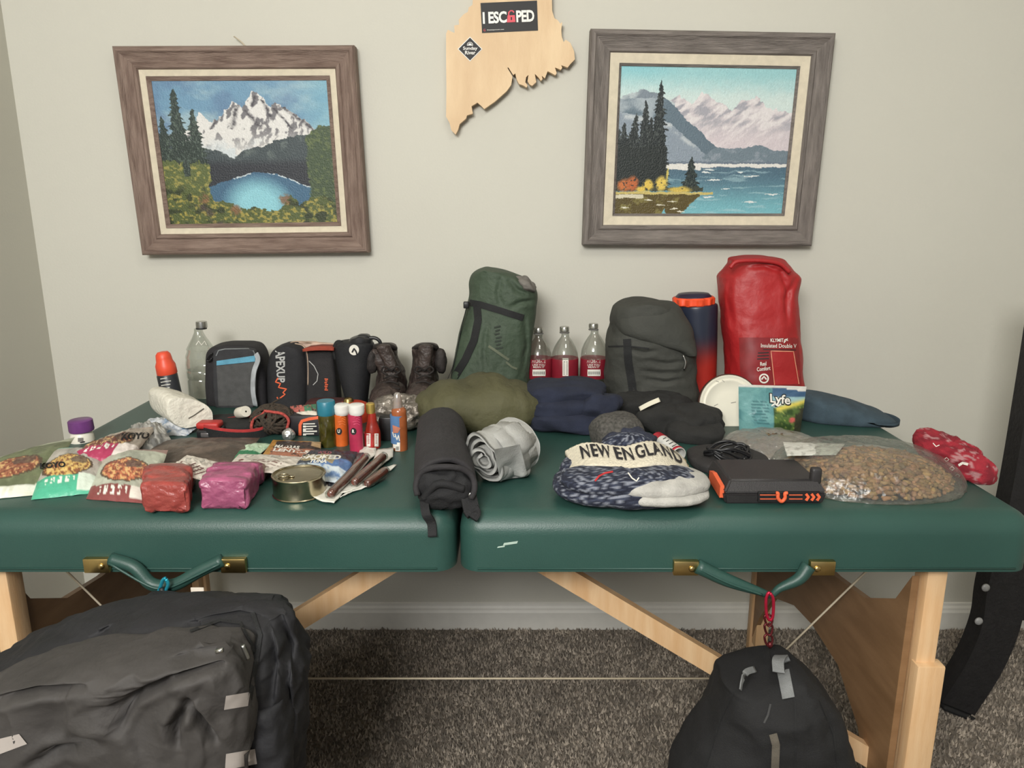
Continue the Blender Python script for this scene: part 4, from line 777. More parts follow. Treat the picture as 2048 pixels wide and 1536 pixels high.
# --- cable bundle and black pouch
t = thing('cable_bundle', 'coiled bundle of thin black cable on a black pouch', 'cable', tuple(P(1455, 925).xy)+(TZ,))
cc = P(1455, 915, TZ+.02)
for i in range(7):
    r = .024+.004*RNG.rand(); ph = RNG.rand()*6; pts = [cc+Vector((math.cos(a+ph)*r*1.55+RNG.uniform(-.003, .003), math.sin(a+ph)*r*.9+RNG.uniform(-.003, .003), .004+.010*math.sin(a*2+i)+.002*i)) for a in np.linspace(0, 6.6, 14)]
    part('cable_loop', tube(pts, .0027, 6, smoothn=50), black_plastic, t)
solo('black_pouch', blob((P(1458, 930).x, 1.36, TZ+.008), (.075, .07, .015), .6, .7, amp=.003, s=30, zmin=TZ), fabric('pouch_black2', (44, 42, 42), .8), 'flat black fabric pouch lying under the cable bundle', 'pouch')
# --- vitamin tube with candies
A, B = P(1318, 880, TZ+.028), P(1358, 910, TZ+.020); ax = (B-A).normalized(); r0 = .0148
t = thing('lozenge_tube', 'open white and red printed metal tube lying above the knit hat', 'tube', tuple(A.xy)+(TZ,))
def along(p, q, prof, n=28):
    d = (q-p).normalized(); u_ = d.cross(Vector((0, 0, 1))).normalized(); w_ = u_.cross(d); V = []
    for s, r in prof:
        for k in range(n): a = 2*math.pi*k/n; V.append(tuple(p+(q-p)*s+u_*math.cos(a)*r+w_*math.sin(a)*r))
    return np.array(V), gridf(n, len(prof), True)
redp = mat('cap_red', (168, 28, 46), .4); tb_ = mat('tube_white', (206, 206, 200), .35, vary=.1, vs=90)
def capg(g, n, m_): return cap(g, n, m_)
tubb = part('tube_body', along(A, B, [(.16, r0), (.9, r0), (1, r0), (1.0, r0-.0012), (.3, r0-.0012), (.3, .0001)]), tb_, t, angle=40)
part('tube_cap', capg(along(A, B, [(-.12, r0*.8), (-.1, r0*.97), (.16, r0*1.03), (.17, r0*.9)]), 28, 4), redp, t, angle=40)
part('red_band', along(A, B, [(.88, r0+.0002), (.88, r0+.0006), (.97, r0+.0006), (.97, r0+.0002)]), redp, t)
for i in range(4): pline('fine_print', [(1326+i*6, 878+i*5), (1338+i*6, 872+i*5)], 1.6, black_print, t, tubb, .0008, 3)
cx_ = P(1364, 928, TZ+.02)
for i, (px, py, z) in enumerate(((1359, 921, .020), (1364, 931, .014), (1369, 941, .009))):
    p = P(px, py, TZ+z); q = p+ax*.011
    solo('wrapped_lozenge', capg(along(p, q, [(0, .0075), (.08, .0085), (.92, .0085), (1, .0075)], 20), 20, 4), mat('lozenge_tan', (214, 196, 156), .5, rgb2=(120, 96, 70), vs=160), ('tan spotted lozenge nearest the open tube', 'tan spotted lozenge in the middle of the spilled three', 'tan spotted lozenge farthest from the open tube')[i], 'lozenge', group='lozenges spilling from the tube', angle=40)
# ============================================================ middle of the table: clothing
def bent(fnv): return fnv
# olive puffy roll
olive = fabric('olive_nylon', (82, 80, 54), .75, vary=.1, vs=12, bump=.3, bs=70, folds=.7, fs=7, fst=(2.2, 1, .6))
def oliveshape(p):
    q = p.copy(); x = p[:, 0]/.15; q[:, 2] += (.004*np.sin(x*9+p[:, 1]*20)-.0045*np.exp(-((np.mod(x*3.2+p[:, 1]*3, 1)-.5)/.09)**2))*(p[:, 2] > 0); q[:, 2] *= 1-.22*x**2; return q
solo('jacket', blob((W(958, 850, 1.62).x, 1.62, TZ+.046), (.144, .095, .062), .75, .75, 4, nu=72, nv=44, amp=.009, s=9, st=(1.6, .7, .6), seed=6, fn=oliveshape), olive, 'olive green folded puffy jacket in front of the green stuff sack', 'jacket')
# navy fleece, folded layers
navy = fabric('navy_fleece', (34, 39, 56), .95, vary=.14, vs=30, folds=.9, fs=10, fst=(.6, 1, 1.6))
t = thing('fleece', 'dark navy folded fleece in front of the red labelled bottles', 'fleece', (W(1140, 850, 1.6).x, 1.62, TZ))
xc = W(1138, 850, 1.6).x
for i, (z, rx, ry, rz, dz, dx) in enumerate(((.020, .098, .085, .026, 0, .004), (.048, .094, .080, .026, 3, .0), (.074, .088, .074, .024, -6, -.006))):
    part('folded_layer', blob((xc+dx, 1.615+.01*i, TZ+z), (rx, ry, rz), .6, .65, dz, nu=64, nv=32, amp=.010, s=12, st=(.6, 1, 1.8), seed=20+i*2, ridge=True), navy, t)
part('sleeve_fold', blob((xc+.065, 1.58, TZ+.045), (.05, .045, .04), .8, .8, 30, amp=.010, s=16, seed=5, ridge=True), navy, t)
# grey t-shirt, rolled
gsh = fabric('tshirt_grey', (168, 168, 164), .95, vary=.08, vs=20, bump=.3, bs=300, folds=.7, fs=12)
a0, a1 = P(966, 918, TZ+.046), P(1040, 888, TZ+.048)
def spiral_roll(a, b, r, th, turns, nv=24, nu=150, seed=0, squash=1.0, wob=.004):
    d = (b-a); L = d.length; d.normalize(); s_ = d.cross(Vector((0, 0, 1))).normalized(); up = s_.cross(d)
    def F(u, v, o):
        ang = u*turns*2*np.pi+2.2; rr = r*(.12+.88*u)+o*th; rr = rr*(1+.10*np.sin(ang*2+seed)+.07*np.sin(ang*3+v*3+seed)); n_ = fbm(u*14+seed, v*4+seed, seed)-.5; rr = rr+n_*wob*2
        t_ = v*L+ (fbm(u*9, v*0+3, seed+3)-.5)*.014*(1-v)*2
        p = np.array(a)[None]+np.outer(t_, d)+np.outer(rr*np.cos(ang), s_)+np.outer(rr*np.sin(ang)*squash, up); return p
    o = grid(lambda u, v: F(u, v, 1.), nu, nv); i = grid(lambda u, v: F(u, v, 0.), nu, nv); n = nu*nv; V = np.vstack([o[0], i[0]]); f = list(o[1])+[tuple(k+n for k in q[::-1]) for q in i[1]]
    f += [(k, k+1, n+k+1, n+k) for k in range(nu-1)]+[(n+(nv-1)*nu+k, n+(nv-1)*nu+k+1, (nv-1)*nu+k+1, (nv-1)*nu+k) for k in range(nu-1)]
    f += [(j*nu+nu-1, (j+1)*nu+nu-1, n+(j+1)*nu+nu-1, n+j*nu+nu-1) for j in range(nv-1)]
    V[:, 2] = np.maximum(V[:, 2], TZ+.0005); return V, f
t = thing('tshirt', 'light grey rolled t-shirt with spiral end and loose hem', 'shirt', (a0.x, a0.y, TZ))
part('rolled_body', spiral_roll(a0, a1, .045, .0058, 3.2, seed=3, wob=.006), gsh, t)
part('outer_wrap', rough_up(along(a0+(a1-a0)*.12, a1, [(0, .044), (.05, .047), (.3, .049), (.34, .0455), (.4, .050), (.7, .051), (.72, .048), (.9, .047), (1, .03), (1.0, .001)], 56), .007, 18, (1, 1, 1), 2, True, zmin=TZ+.0005), gsh, t)
K = [P(988, 900, TZ+.085), P(1040, 890, TZ+.085), P(1055, 948, TZ+.018), P(1001, 960, TZ+.006)]
def hem(u, v):
    k = [np.array(q) for q in K]; p = (k[0]*(1-u[:, None])+k[1]*u[:, None])*(1-v[:, None])+(k[3]*(1-u[:, None])+k[2]*u[:, None])*v[:, None]
    p[:, 1] -= .010*np.sin(u*7+v*2)*v; p[:, 2] += .008*np.sin(u*9)*v*(1-v)*2; return p
hg = grid(hem, 26, 22); hv = np.vstack([hg[0], hg[0]+np.array([0, .006, -.001])]); hv[:, 2] = np.maximum(hv[:, 2], TZ+.0006); hn = 26*22
rimf = [(k, k+1, hn+k+1, hn+k) for k in range(21*26, 22*26-1)]+[(j*26, (j+1)*26, hn+(j+1)*26, hn+j*26) for j in range(21)]+[(j*26+25, hn+j*26+25, hn+(j+1)*26+25, (j+1)*26+25) for j in range(21)]
part('loose_hem', (hv, hg[1]+[tuple(k+hn for k in q[::-1]) for q in hg[1]]+rimf), gsh, t)
part('hem_roll', rough_up(tube([P(1002, 955, TZ+.006), P(1022, 951, TZ+.008), P(1052, 944, TZ+.010), P(1056, 930, TZ+.02)], [.005, .006, .007, .004], 10, smoothn=24), .002, 40, zmin=TZ+.0005), gsh, t)
# black roll
blk = fabric('roll_black', (42, 40, 42), .85, vary=.1, vs=14, bump=.3, bs=90, folds=.35, fs=8)
b0, b1 = Vector((W(893, 1000, 1.145).x, 1.135, TZ+.044)), Vector((W(880, 880, 1.45).x, 1.47, TZ+.046))
t = thing('rolled_bag', 'black fabric roll pointing at the viewer over the table seam', 'bag', (b0.x, b0.y, TZ))
g = along(b0, b1, [(.02, .040), (0, .048), (.03, .0505), (.2, .051), (.5, .050), (.75, .050), (.93, .048), (1, .040), (1.02, .018), (1.02, .0005)], 56); v = np.array(g[0]); v[:, 2] = TZ+.042+(v[:, 2]-TZ-.042)*.88
part('roll_body', rough_up((v, g[1]), .005, 14, (1, .5, 1), 4, True, zmin=TZ+.0005), blk, t)
bx = fabric('roll_inner', (24, 24, 26), .8, vary=.1)
part('open_end', blob((b0.x-.002, b0.y+.005, TZ+.036), (.045, .02, .034), .8, .8, amp=.006, s=30, seed=3, ridge=True), bx, t)
part('folded_edge', tube([(b0.x+math.cos(a)*.047, b0.y-.006+.006*math.sin(a*3), TZ+.042+math.sin(a)*.036) for a in np.linspace(-.5, 3.5, 12)], .005, 8, smoothn=50), blk, t)
part('inner_fold', tube([(b0.x-.035, b0.y-.006, TZ+.022), (b0.x-.01, b0.y-.014, TZ+.050), (b0.x+.03, b0.y-.010, TZ+.040)], .007, 8, smoothn=24), bx, t)
part('strap_end', strap([(b0.x-.035, b0.y-.004, TZ+.018), (b0.x-.03, b0.y-.024, TZ+.004), (b0.x-.022, YF+.002, TZ-.014), (b0.x-.020, YF-.006, TZ-.034)], .014, .005, (1, 0, 0), 20), bx, t)
part('flap', strap([(b0.x+.035, b0.y, TZ+.03), (b0.x+.042, b0.y-.018, TZ+.008), (b0.x+.044, b0.y-.020, TZ+.004), (b0.x+.040, b0.y-.026, TZ-.001)], .026, .006, (1, .4, 0), 16), bx, t)
part('snap', blob((b0.x+.040, b0.y-.010, TZ+.028), (.0035, .002, .006), 1, 1, nu=12, nv=8), mat('snap_metal', (200, 200, 196), .25, metal=1), t)
# dark gloves / trousers pile with white tag, wool socks ball
pile_m = fabric('black_knit', (37, 37, 36), .95, vary=.12, vs=25, folds=.9, fs=11)
t = thing('trousers', 'crumpled black trousers with a white label strip in front of the charcoal sack', 'trousers', (W(1330, 860, 1.6).x, 1.62, TZ))
xk = W(1335, 850, 1.6).x
part('cloth_fold', blob((xk-.035, 1.655, TZ+.030), (.10, .05, .034), .7, .75, 6, nu=64, amp=.010, s=14, seed=31, ridge=True), pile_m, t)
part('cloth_fold', blob((xk+.02, 1.59, TZ+.022), (.095, .065, .032), .7, .75, -12, nu=64, amp=.012, s=13, seed=33, ridge=True), pile_m, t)
part('cloth_fold', blob((xk+.045, 1.53, TZ+.012), (.06, .06, .022), .7, .75, -20, nu=56, amp=.008, s=15, seed=36, ridge=True), pile_m, t)
part('white_label', strap([W(1279, 818, 1.585), W(1298, 808, 1.580), W(1319, 799, 1.585)], .010, .001, (0, .5, 1), 12), mat('label_cloth', (222, 216, 196), .8, vary=.04), t)
woolm = fabric('wool_charcoal', (78, 76, 72), .98, vary=.3, vs=180, bump=.6, bs=250)
t = thing('sock_ball', 'balled charcoal and navy wool socks behind the knit hat', 'socks', (W(1235, 880, 1.42).x, 1.43, TZ))
part('sock', blob((W(1238, 860, 1.43).x, 1.45, TZ+.034), (.054, .055, .040), .85, .9, 20, amp=.005, s=22, seed=2), woolm, t)
part('sock', blob((W(1258, 880, 1.40).x, 1.405, TZ+.026), (.055, .045, .030), .8, .8, -25, amp=.007, s=22, seed=7, ridge=True), fabric('wool_navy', (46, 50, 66), .98, vary=.2, vs=160, bump=.5, bs=250), t)
# knit hat
def heather(V, seed=0):
    q = np.array([noise.noise(Vector(p*210)) for p in V]); c = np.tile(np.array([58, 64, 82.]), (len(V), 1)); c = mix(c, (34, 38, 54), (q < -.05).astype(float)); c = mix(c, (158, 162, 172), (q > .22).astype(float)*.8); return c
knit = mat('heather_knit', rough=.98, vc=True, vary=.15, vs=250, bump=.9, bs=350); fleece = fabric('lining_fleece', (176, 174, 168), .98, vary=.12, vs=40, bump=.5, bs=300)
xh = P(1255, 980).x; t = thing('knit_hat', 'navy heather knit hat with white lettered band and grey fleece lining', 'hat', (xh, 1.2, TZ))
def kn(name, c, r, rz, e1, e2, seed, m=knit, amp=.004, nu=110, nv=56, fn=None):
    g = blob(c, r, e1, e2, rz, nu=nu, nv=nv, amp=amp, s=26, seed=seed, fn=fn); return part(name, g, m, t, cols=heather(g[0]) if m is knit else None)
kn('lower_fold', (xh-.006, 1.195, TZ+.022), (.126, .088, .024), 0, .85, .85, 1)
kn('lining', (xh+.036, 1.166, TZ+.038), (.088, .060, .019), 3, .8, .85, 3, fleece, amp=.003)
kn('lining_edge', (xh+.046, 1.160, TZ+.024), (.076, .060, .014), 3, .8, .85, 4, fleece, amp=.003)
cr = kn('crown_fold', (xh-.004, 1.166, TZ+.040), (.118, .054, .022), 0, .85, .85, 5)
kn('under_fold', (xh-.004, 1.25, TZ+.030), (.112, .060, .028), 0, .85, .85, 8)
kn('rear_fold', (xh+.012, 1.305, TZ+.048), (.050, .024, .030), 0, .9, .9, 6, nu=70, nv=34)
def band(u, v):
    x = xh-.106+.205*u+.006*np.sin(v*3); bow = np.sin(np.pi*u)**.8
    px = x; py = 1.160+.036*np.abs(u-.5)*2+(.085)*v-.010*bow*v+.0015*np.sin(u*150)*(v > .9); pz = TZ+.054+.010*bow+.020*v*(1-.3*v)+.004*np.sin(u*11)+.0015*fbm(u*80, v*20, 3)-.018*(np.abs(2*u-1)**3)
    return np.stack([px, py, pz], 1)
gb = grid(band, 120, 30); nb_ = 3600; v2 = gb[0]-np.array([0, -.002, .010]); bv3 = (np.vstack([gb[0], v2]), gb[1]+[tuple(k+nb_ for k in q[::-1]) for q in gb[1]]+[(k, nb_+k, nb_+k+1, k+1) for k in range(119)]+[(29*120+k, 29*120+k+1, nb_+29*120+k+1, nb_+29*120+k) for k in range(119)]+[(j*120, (j+1)*120, nb_+(j+1)*120, nb_+j*120) for j in range(29)]+[(j*120+119, nb_+j*120+119, nb_+(j+1)*120+119, (j+1)*120+119) for j in range(29)])
bd_ = part('lettered_band', bv3, fabric('knit_cream', (216, 208, 188), .98, vary=.08, vs=200, bump=.8, bs=300), t)
dkn = fabric('knit_black', (38, 36, 38), .98)
def bandtext(s, u0, u1, v0, v1):
    tv, tf = textgeo(s, .02, 1.15); u = u0+(u1-u0)*tv[:, 0]; v = v0+(v1-v0)*tv[:, 1]; p = band(u, v); p[:, 2] += .0022; p[:, 1] -= .0012; part('lettering', (p, tf), dkn, t, smooth=False)
bandtext('NEW', .10, .34, .28, .86); bandtext('ENGLAND', .37, .95, .28, .86)
pline('knit_line', [(1190, 962), (1198, 952), (1210, 946), (1226, 943)], 3.4, fabric('knit_red', (190, 50, 52), .95), t, [cr, bd_], .002, 3); pline('knit_line', [(1256, 945), (1264, 956), (1273, 962), (1278, 955)], 2.6, white_print, t, [cr, bd_], .002, 3)
# ============================================================ left side: rolls, lamp, cord
towel = mat('paper_roll', (226, 222, 208), .95, vary=.03, vs=16, bump=.4, bs=90)
A_, B_ = Vector((W(346, 830, 1.64).x, 1.635, TZ+.046)), Vector((W(390, 828, 1.56).x, 1.54, TZ+.046))
t = thing('toilet_roll', 'squashed white toilet paper roll with slit core on plastic wrapper', 'toilet roll', (A_.x, 1.6, TZ))
dvec = (B_-A_).normalized(); sv = dvec.cross(Vector((0, 0, 1))).normalized(); upv = sv.cross(dvec)
def rollF(prof, n=64):
    V = []
    for s, k in prof:
        for i in range(n):
            a = 2*math.pi*i/n; c_, s_ = sgp(math.cos(a), .75), sgp(math.sin(a), .75); V.append(tuple(A_+(B_-A_)*s+sv*(c_*.046*k)+upv*(s_*.036*k)+Vector((0, 0, .018*c_*k))))
    g = (np.array(V), gridf(n, len(prof), True)); return cap(g, n, len(prof))
rg = part('roll', rough_up(rollF([(-.12, .6), (-.08, .86), (0, .97), (.2, 1), (.5, 1), (.85, 1), (.97, 1), (1.0, .97), (1.0, .6), (.99, .3)]), .0025, 22, seed=5, zmin=TZ+.018), towel, t, angle=50)
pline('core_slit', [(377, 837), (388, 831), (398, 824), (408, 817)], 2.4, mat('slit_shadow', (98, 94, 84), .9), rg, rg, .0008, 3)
def wrapcol(u, v): n = fbm(u*9, v*7, 12); n2 = fbm(u*22, v*15, 13); c = np.tile(np.array([206, 208, 210.]), (len(u), 1)); c = mix(c, (92, 136, 176), ((n > .58)*(u > .45)).astype(float)*.8); c = mix(c, (160, 168, 180), ss(n2, .5, .7)); return c
g, u, v = pouch([(300, 836, TZ+.02), (412, 842, TZ+.02), (372, 872, TZ), (270, 872, TZ)], .018, seed=4, amp=.010, s=90)
solo('plastic_wrapper', g, vcm, 'crumpled white and blue plastic wrapper under the toilet roll', 'wrapper', cols=wrapcol(u, v))
# headlamp
t = thing('headlamp', 'red and black headlamp with elastic strap loop beside the toilet roll', 'headlamp', tuple(P(420, 878).xy)+(TZ,))
redel = fabric('elastic_red', (176, 50, 50), .8)
c0 = P(470, 858, TZ+.014)
for r_k, m_, wd, z in ((1, redel, .006, .024), (1, black_web, .018, .012)):
    part('strap', strap([(c0.x+math.cos(a)*.074, c0.y+math.sin(a)*.052+.01, TZ+z+.004*math.sin(a*2)) for a in np.linspace(.0, 6.283, 40)], wd, .002, (0, 0, 1)), m_, t)
hx, hx2 = W(398, 865, 1.53).x, W(443, 865, 1.53).x
part('lamp_top', box(hx, hx2, 1.515, 1.548, TZ+.020, TZ+.034, .005, 3), mat('lamp_red', (180, 50, 46), .45), t, angle=40); part('lamp_body', box(hx+.002, hx2+.002, 1.510, 1.55, TZ+.0, TZ+.020, .004, 3), black_plastic, t, angle=40)
part('lamp_lens', box(hx+.012, hx+.034, 1.508, 1.512, TZ+.005, TZ+.015, .001, 1), mat('lens_grey', (96, 92, 92), .2), t)
solo('tape_roll', along(W(478, 826, 1.60), W(492, 823, 1.575), [(0, .002), (0, .0115), (.05, .0125), (.95, .0125), (1, .0115), (1, .002)], 28), mat('tape_white', (220, 214, 200), .6, vary=.04), 'tiny white roll lying on its side by the grey zip case', 'tape roll', angle=40)
solo('black_cloth', blob((W(465, 845, 1.6).x, 1.60, TZ+.010), (.075, .05, .014), .7, .8, amp=.004, s=30, zmin=TZ), pile_m, 'thin black folded cloth behind the headlamp', 'cloth')
# cord ball
t = thing('cord_bundle', 'tangled ball of brown camouflage and coral paracord', 'cord', tuple(P(548, 880).xy)+(TZ,))
brc = mat('cord_brown', (74, 60, 48), .85, rgb2=(46, 42, 36), vs=220, bump=.6, bs=500); pkc = mat('cord_coral', (196, 84, 74), .85, rgb2=(150, 60, 56), vs=200, bump=.6, bs=500); cc = W(548, 853, 1.56); cc.z = TZ+.030
for i in range(26):
    ax_ = Vector((RNG.randn(), RNG.randn()*.7, RNG.randn()*.8)).normalized(); q = ax_.to_track_quat('Z', 'Y'); r = .034+.006*RNG.rand(); pts = []
    for a in np.linspace(0, 6.0, 14):
        p = q @ Vector((math.cos(a)*r, math.sin(a)*r, .006*math.sin(3*a+i))); pts.append((cc.x+p.x*1.25, cc.y+p.y*1.0, max(cc.z+p.z*.80, TZ+.004)))
    part('cord_loop', tube(pts, .0026+.0006*(i % 3), 6, smoothn=40), brc, t)
part('coral_cord', tube([W(x, y, 1.53) for x, y in ((528, 822), (545, 824), (565, 828), (577, 840), (574, 858))], .0032, 6, smoothn=40), pkc, t); part('coral_cord', tube([W(x, y, 1.525) for x, y in ((505, 842), (503, 856), (509, 868), (514, 874))], .0035, 6, smoothn=30), pkc, t); part('coral_cord', tube([W(x, y, 1.53) for x, y in ((503, 852), (508, 838), (522, 830), (530, 822))], .0024, 6, smoothn=30), pkc, t)
part('loose_cord', tube([W(x, y, 1.60) for x, y in ((520, 838), (530, 818), (545, 806), (560, 797))], .0022, 6, smoothn=30), brc, t)
foil = mat('foil', (214, 214, 212), .3, metal=.85, vary=.05, bump=.6, bs=120)
solo('foil_ball', blob(tuple(W(577, 871, 1.50).xy)+(TZ+.014,), (.0135, .0125, .0135), 1, 1, amp=.0012, s=120), foil, 'small shiny foil ball by the cord bundle', 'foil ball')
# decorated wrapper and black box
def decor(u, v): n = fbm(u*14, v*5, 7); c = np.tile(np.array([196, 108, 98.]), (len(u), 1)); c = mix(c, (74, 130, 100), (u > .55).astype(float)*(n > .42)); c = mix(c, (222, 214, 200), (v > .72).astype(float)); c = mix(c, (64, 60, 56), ((n < .38)*(v < .7)).astype(float)); return c
g, u, v = pouch([(580, 812, TZ+.045), (632, 808, TZ+.055), (634, 830, TZ+.045), (585, 838, TZ+.035)], .006, seed=3, amp=.004)
solo('candy_wrapper', g, vcm, 'coral and green printed wrapper lying on the black printed box', 'wrapper', cols=decor(u, v))
yb_ = 1.535; x0, x1 = W(581, 870, yb_).x, W(643, 870, yb_).x; t = thing('printed_box', 'black printed carton with orange curved edge and white text', 'carton', ((x0+x1)/2, yb_, TZ))
bb = part('carton', box(x0, x1, yb_, yb_+.06, TZ, TZ+.044, .002, 2), mat('carton_black', (34, 32, 36), .45), t, angle=40)
pline('orange_edge', [(637, 835), (618, 838), (604, 842), (600, 850), (600, 880)], 6, orange_print, t, bb, .001, 3)
for i, l in enumerate((24, 27, 20, 28, 22, 27, 30)): pline('fine_print', [(606, 848+i*5), (606+l, 847.5+i*5)], 2.2 if i != 3 else 3, white_print, t, bb, .001, 4)
for i in range(4): patch('icon_print', Q(606, 851+i*8, 612, 855+i*8), white_print, t, bb, .0015, (1, 1))
# --- bottle row
YQ = 1.47
t = thing('olive_oil_bottle', 'dark green oil bottle with teal cap, leftmost of the small bottle row', 'bottle', tuple(W(655, 895, YQ).xy)+(TZ,))
turned('bottle_body', mat('oil_glass', (66, 62, 22), .15, vary=.35, vs=50, coat=.5), t, 654, YQ, [(826, 13), (828, 16.5), (834, 17.5), (890, 17.5), (897, 17)], n=36); turned('cap', mat('teal_cap', (42, 118, 138), .35, vary=.06), t, 653, YQ, [(801, 16.5), (803, 18), (827, 18), (829, 17)], n=40)
def tablet(cx, name, lab, c, y, top, num):
    t = thing('tablet_tube', lab, 'tube', tuple(W(cx, 895, y).xy)+(TZ,), 'electrolyte tablet tubes')
    b = turned('tube_body', mat(name, c, .4, vary=.10, vs=50), t, cx, y, [(top+20, 13.5), (top+40, 13.8), (top+84, 13.5), (top+100, 13)], n=32)
    turned('cap', mat('cap_white', (228, 226, 220), .35, vary=.02), t, cx, y, [(top, 13), (top+1.5, 16), (top+6, 16.5), (top+9, 15.6), (top+12, 16), (top+18, 15), (top+21, 13)], n=40)
    circ = [(cx-6+6*math.cos(a), top+55+7*math.sin(a)) for a in np.linspace(0, 6.283, 19)[:-1]]; bq = bvh(b); pts = [drop(bq, x, y_, .001) for x, y_ in circ]
    if all(pts): part('round_logo', ([tuple(p) for p in pts], [tuple(range(18))]), black_print, t, smooth=False)
    text(num, Q(cx-9, top+51, cx-4, top+58), white_print, t, b, .002, .04)
    for i in range(4): pline('swirl_print', [(cx-5+4*math.sin(i*2), top+26+i*5), (cx+1, top+24+i*5), (cx+7, top+27+i*5)], 1.2, mat(name+'_light', tuple(min(255, k+36) for k in c), .5), t, b, .0008, 3)
tablet(684, 'tube_orange', 'orange tablet tube with white lid, third from left... in the small bottle row'.replace('third from left... ', ''), (206, 98, 38), 1.475, 808, 'U'); tablet(713, 'tube_pink', 'magenta pink tablet tube with white lid beside the orange one', (176, 48, 80), 1.435, 808, 'R')
t = thing('hot_sauce_bottle', 'small red hot sauce bottle with gold cap and white printed panels', 'bottle', tuple(W(745, 890, 1.46).xy)+(TZ,))
sbm = turned('bottle_body', mat('sauce_red', (150, 44, 32), .2, vary=.15, coat=.4), t, 745, 1.46, [(826, 8), (832, 9), (842, 9.5), (850, 12), (860, 15), (866, 16), (888, 16), (898, 15)], n=32)
turned('cap', mat('gold_cap', (206, 178, 98), .35, metal=.7), t, 741, 1.46, [(806, 7), (808, 9), (822, 9.5), (826, 8)], n=24); turned('label', mat('sauce_label', (176, 44, 48), .45), t, 745, 1.46, [(864, 16.3), (896, 16.2)], n=32)
for x in (733, 749): patch('white_panel', Q(x, 867, x+8, 893), white_print, t, [o for o in t.children], .001, (3, 4)); [pline('fine_print', [(x+2, 870+i*4), (x+6, 870+i*4)], 1.4, redp, t, [o for o in t.children if o.name.startswith('label')], .0022, 3) for i in range(5)]
t = thing('blue_label_bottle', 'amber sauce bottle with blue label and tapered clear spout, rightmost of the row', 'bottle', tuple(W(798, 900, 1.445).xy)+(TZ,))
turned('bottle_body', mat('amber_sauce', (150, 84, 48), .25, vary=.15, coat=.4), t, 798, 1.445, [(814, 10), (818, 13.5), (822, 15), (828, 14.5), (832, 15.5), (890, 15.5), (904, 15)], n=32); turned('spout', film('spout_film', (216, 176, 140), .3, .6, .15, milky=.3), t, 795, 1.445, [(786, 5), (788, 7), (800, 8), (816, 10)], n=24)
bl = turned('label', mat('label_blue', (78, 116, 160), .5, vary=.08), t, 798, 1.445, [(829, 16), (884, 16)], n=32); patch('white_panel', Q(786, 885, 800, 902), white_print, t, [o for o in t.children if o.name.startswith('bottle')], .0012, (3, 3))
patch('face_print', [(785, 850), (801, 856), (796, 866), (786, 866)], mat('skin_print', (190, 120, 96), .6), t, bl, .001, (4, 3)); pline('script_print', [(790, 868), (794, 880), (797, 870), (799, 882)], 1.8, white_print, t, bl, .001, 3); pline('script_print', [(785, 864), (788, 874), (792, 872)], 1.8, white_print, t, bl, .001, 3)
for i in range(5): pline('barcode', [(788+i*2.2, 893), (788+i*2.2, 900)], .9, black_print, t, [o for o in t.children if o.name.startswith('white_panel')], .0012, 3)
t = thing('gas_canister', 'low round orange gas canister with brass valve behind the tablet tubes', 'canister', tuple(W(712, 860, 1.64).xy)+(TZ,))
turned('canister_body', mat('canister_orange', (196, 66, 40), .4), t, 706, 1.66, [(803, 12), (804, 20), (808, 29), (814, 33), (830, 34), (858, 34)], n=40); turned('valve', brass, t, 697, 1.66, [(795, 5), (797, 9), (801, 10), (805, 11)], n=20)
yk = 1.50; x0, x1 = W(758, 870, yk).x, W(786, 870, yk).x; solo('black_box', box(x0, x1+.006, yk, yk+.03, TZ, TZ+.050, .002, 2), mat('box_black', (24, 23, 25), .4), 'small plain black box between the two sauce bottles', 'box', angle=40)
g = blob((W(800, 845, 1.60).x, 1.60, TZ+.034), (.062, .045, .036), .8, .8, amp=.012, s=30, seed=3, ridge=True, nu=70, nv=40, oct=4)
t = thing('foil_packet', 'crinkled grey foil and plastic packet behind the blue label bottle', 'packet', (W(800, 845, 1.6).x, 1.6, TZ))
part('crumpled_bag', g, mat('grey_foil', (104, 98, 90), .3, rgb2=(150, 142, 132), vs=30, metal=.35, bump=.6, bs=60), t)
for y0 in (838, 846, 853): pline('metal_bar', [(756, y0), (785, y0)], 3, foil, t, t.children[0] if t.children else t, .004, 4)
# ============================================================ front left: food packets
def ramen(band, base, dish, dx=0, seed=0, bv=.78):
    def f(u, v):
        n = fbm(u*7+seed, v*7, seed); n2 = fbm(u*34, v*34, seed+2); c = np.tile(np.array(base, float), (len(u), 1)); c = mix(c, np.array(base)*.86, ss(n, .45, .7))
        e = ((u-.45-dx)/.36)**2+((v-.56)/.20)**2; c = mix(c, (92, 78, 62), (e < 1.22).astype(float)); c = mix(c, dish, (e < 1).astype(float)); c = mix(c, (120, 66, 50), ((e < 1)*(n2 > .55)).astype(float)*.8); c = mix(c, (236, 208, 140), ((e < 1)*(n2 < .4)).astype(float)*.7); c = mix(c, (84, 70, 66), ((((u-.62)/.13)**2+((v-.47)/.08)**2) < 1).astype(float)*.7)
        k = (v > bv+.03*np.sin(u*3)).astype(float); c = mix(c, band, k); g = k*((((u*9) % 1) > .35)*(u > .16)*(u < .62)*(v < bv+.15)*(v > bv+.05)*(vnoise(u*46, v*30, seed) > .35)); c = mix(c, (236, 238, 226), g)
        c = mix(c, (232, 234, 222), ((u > .68)*(v > bv+.02)*(v < .96)).astype(float)*.9); c = mix(c, np.array(band)*.9+18, ((v < .10)).astype(float)*.6); return c
    return f
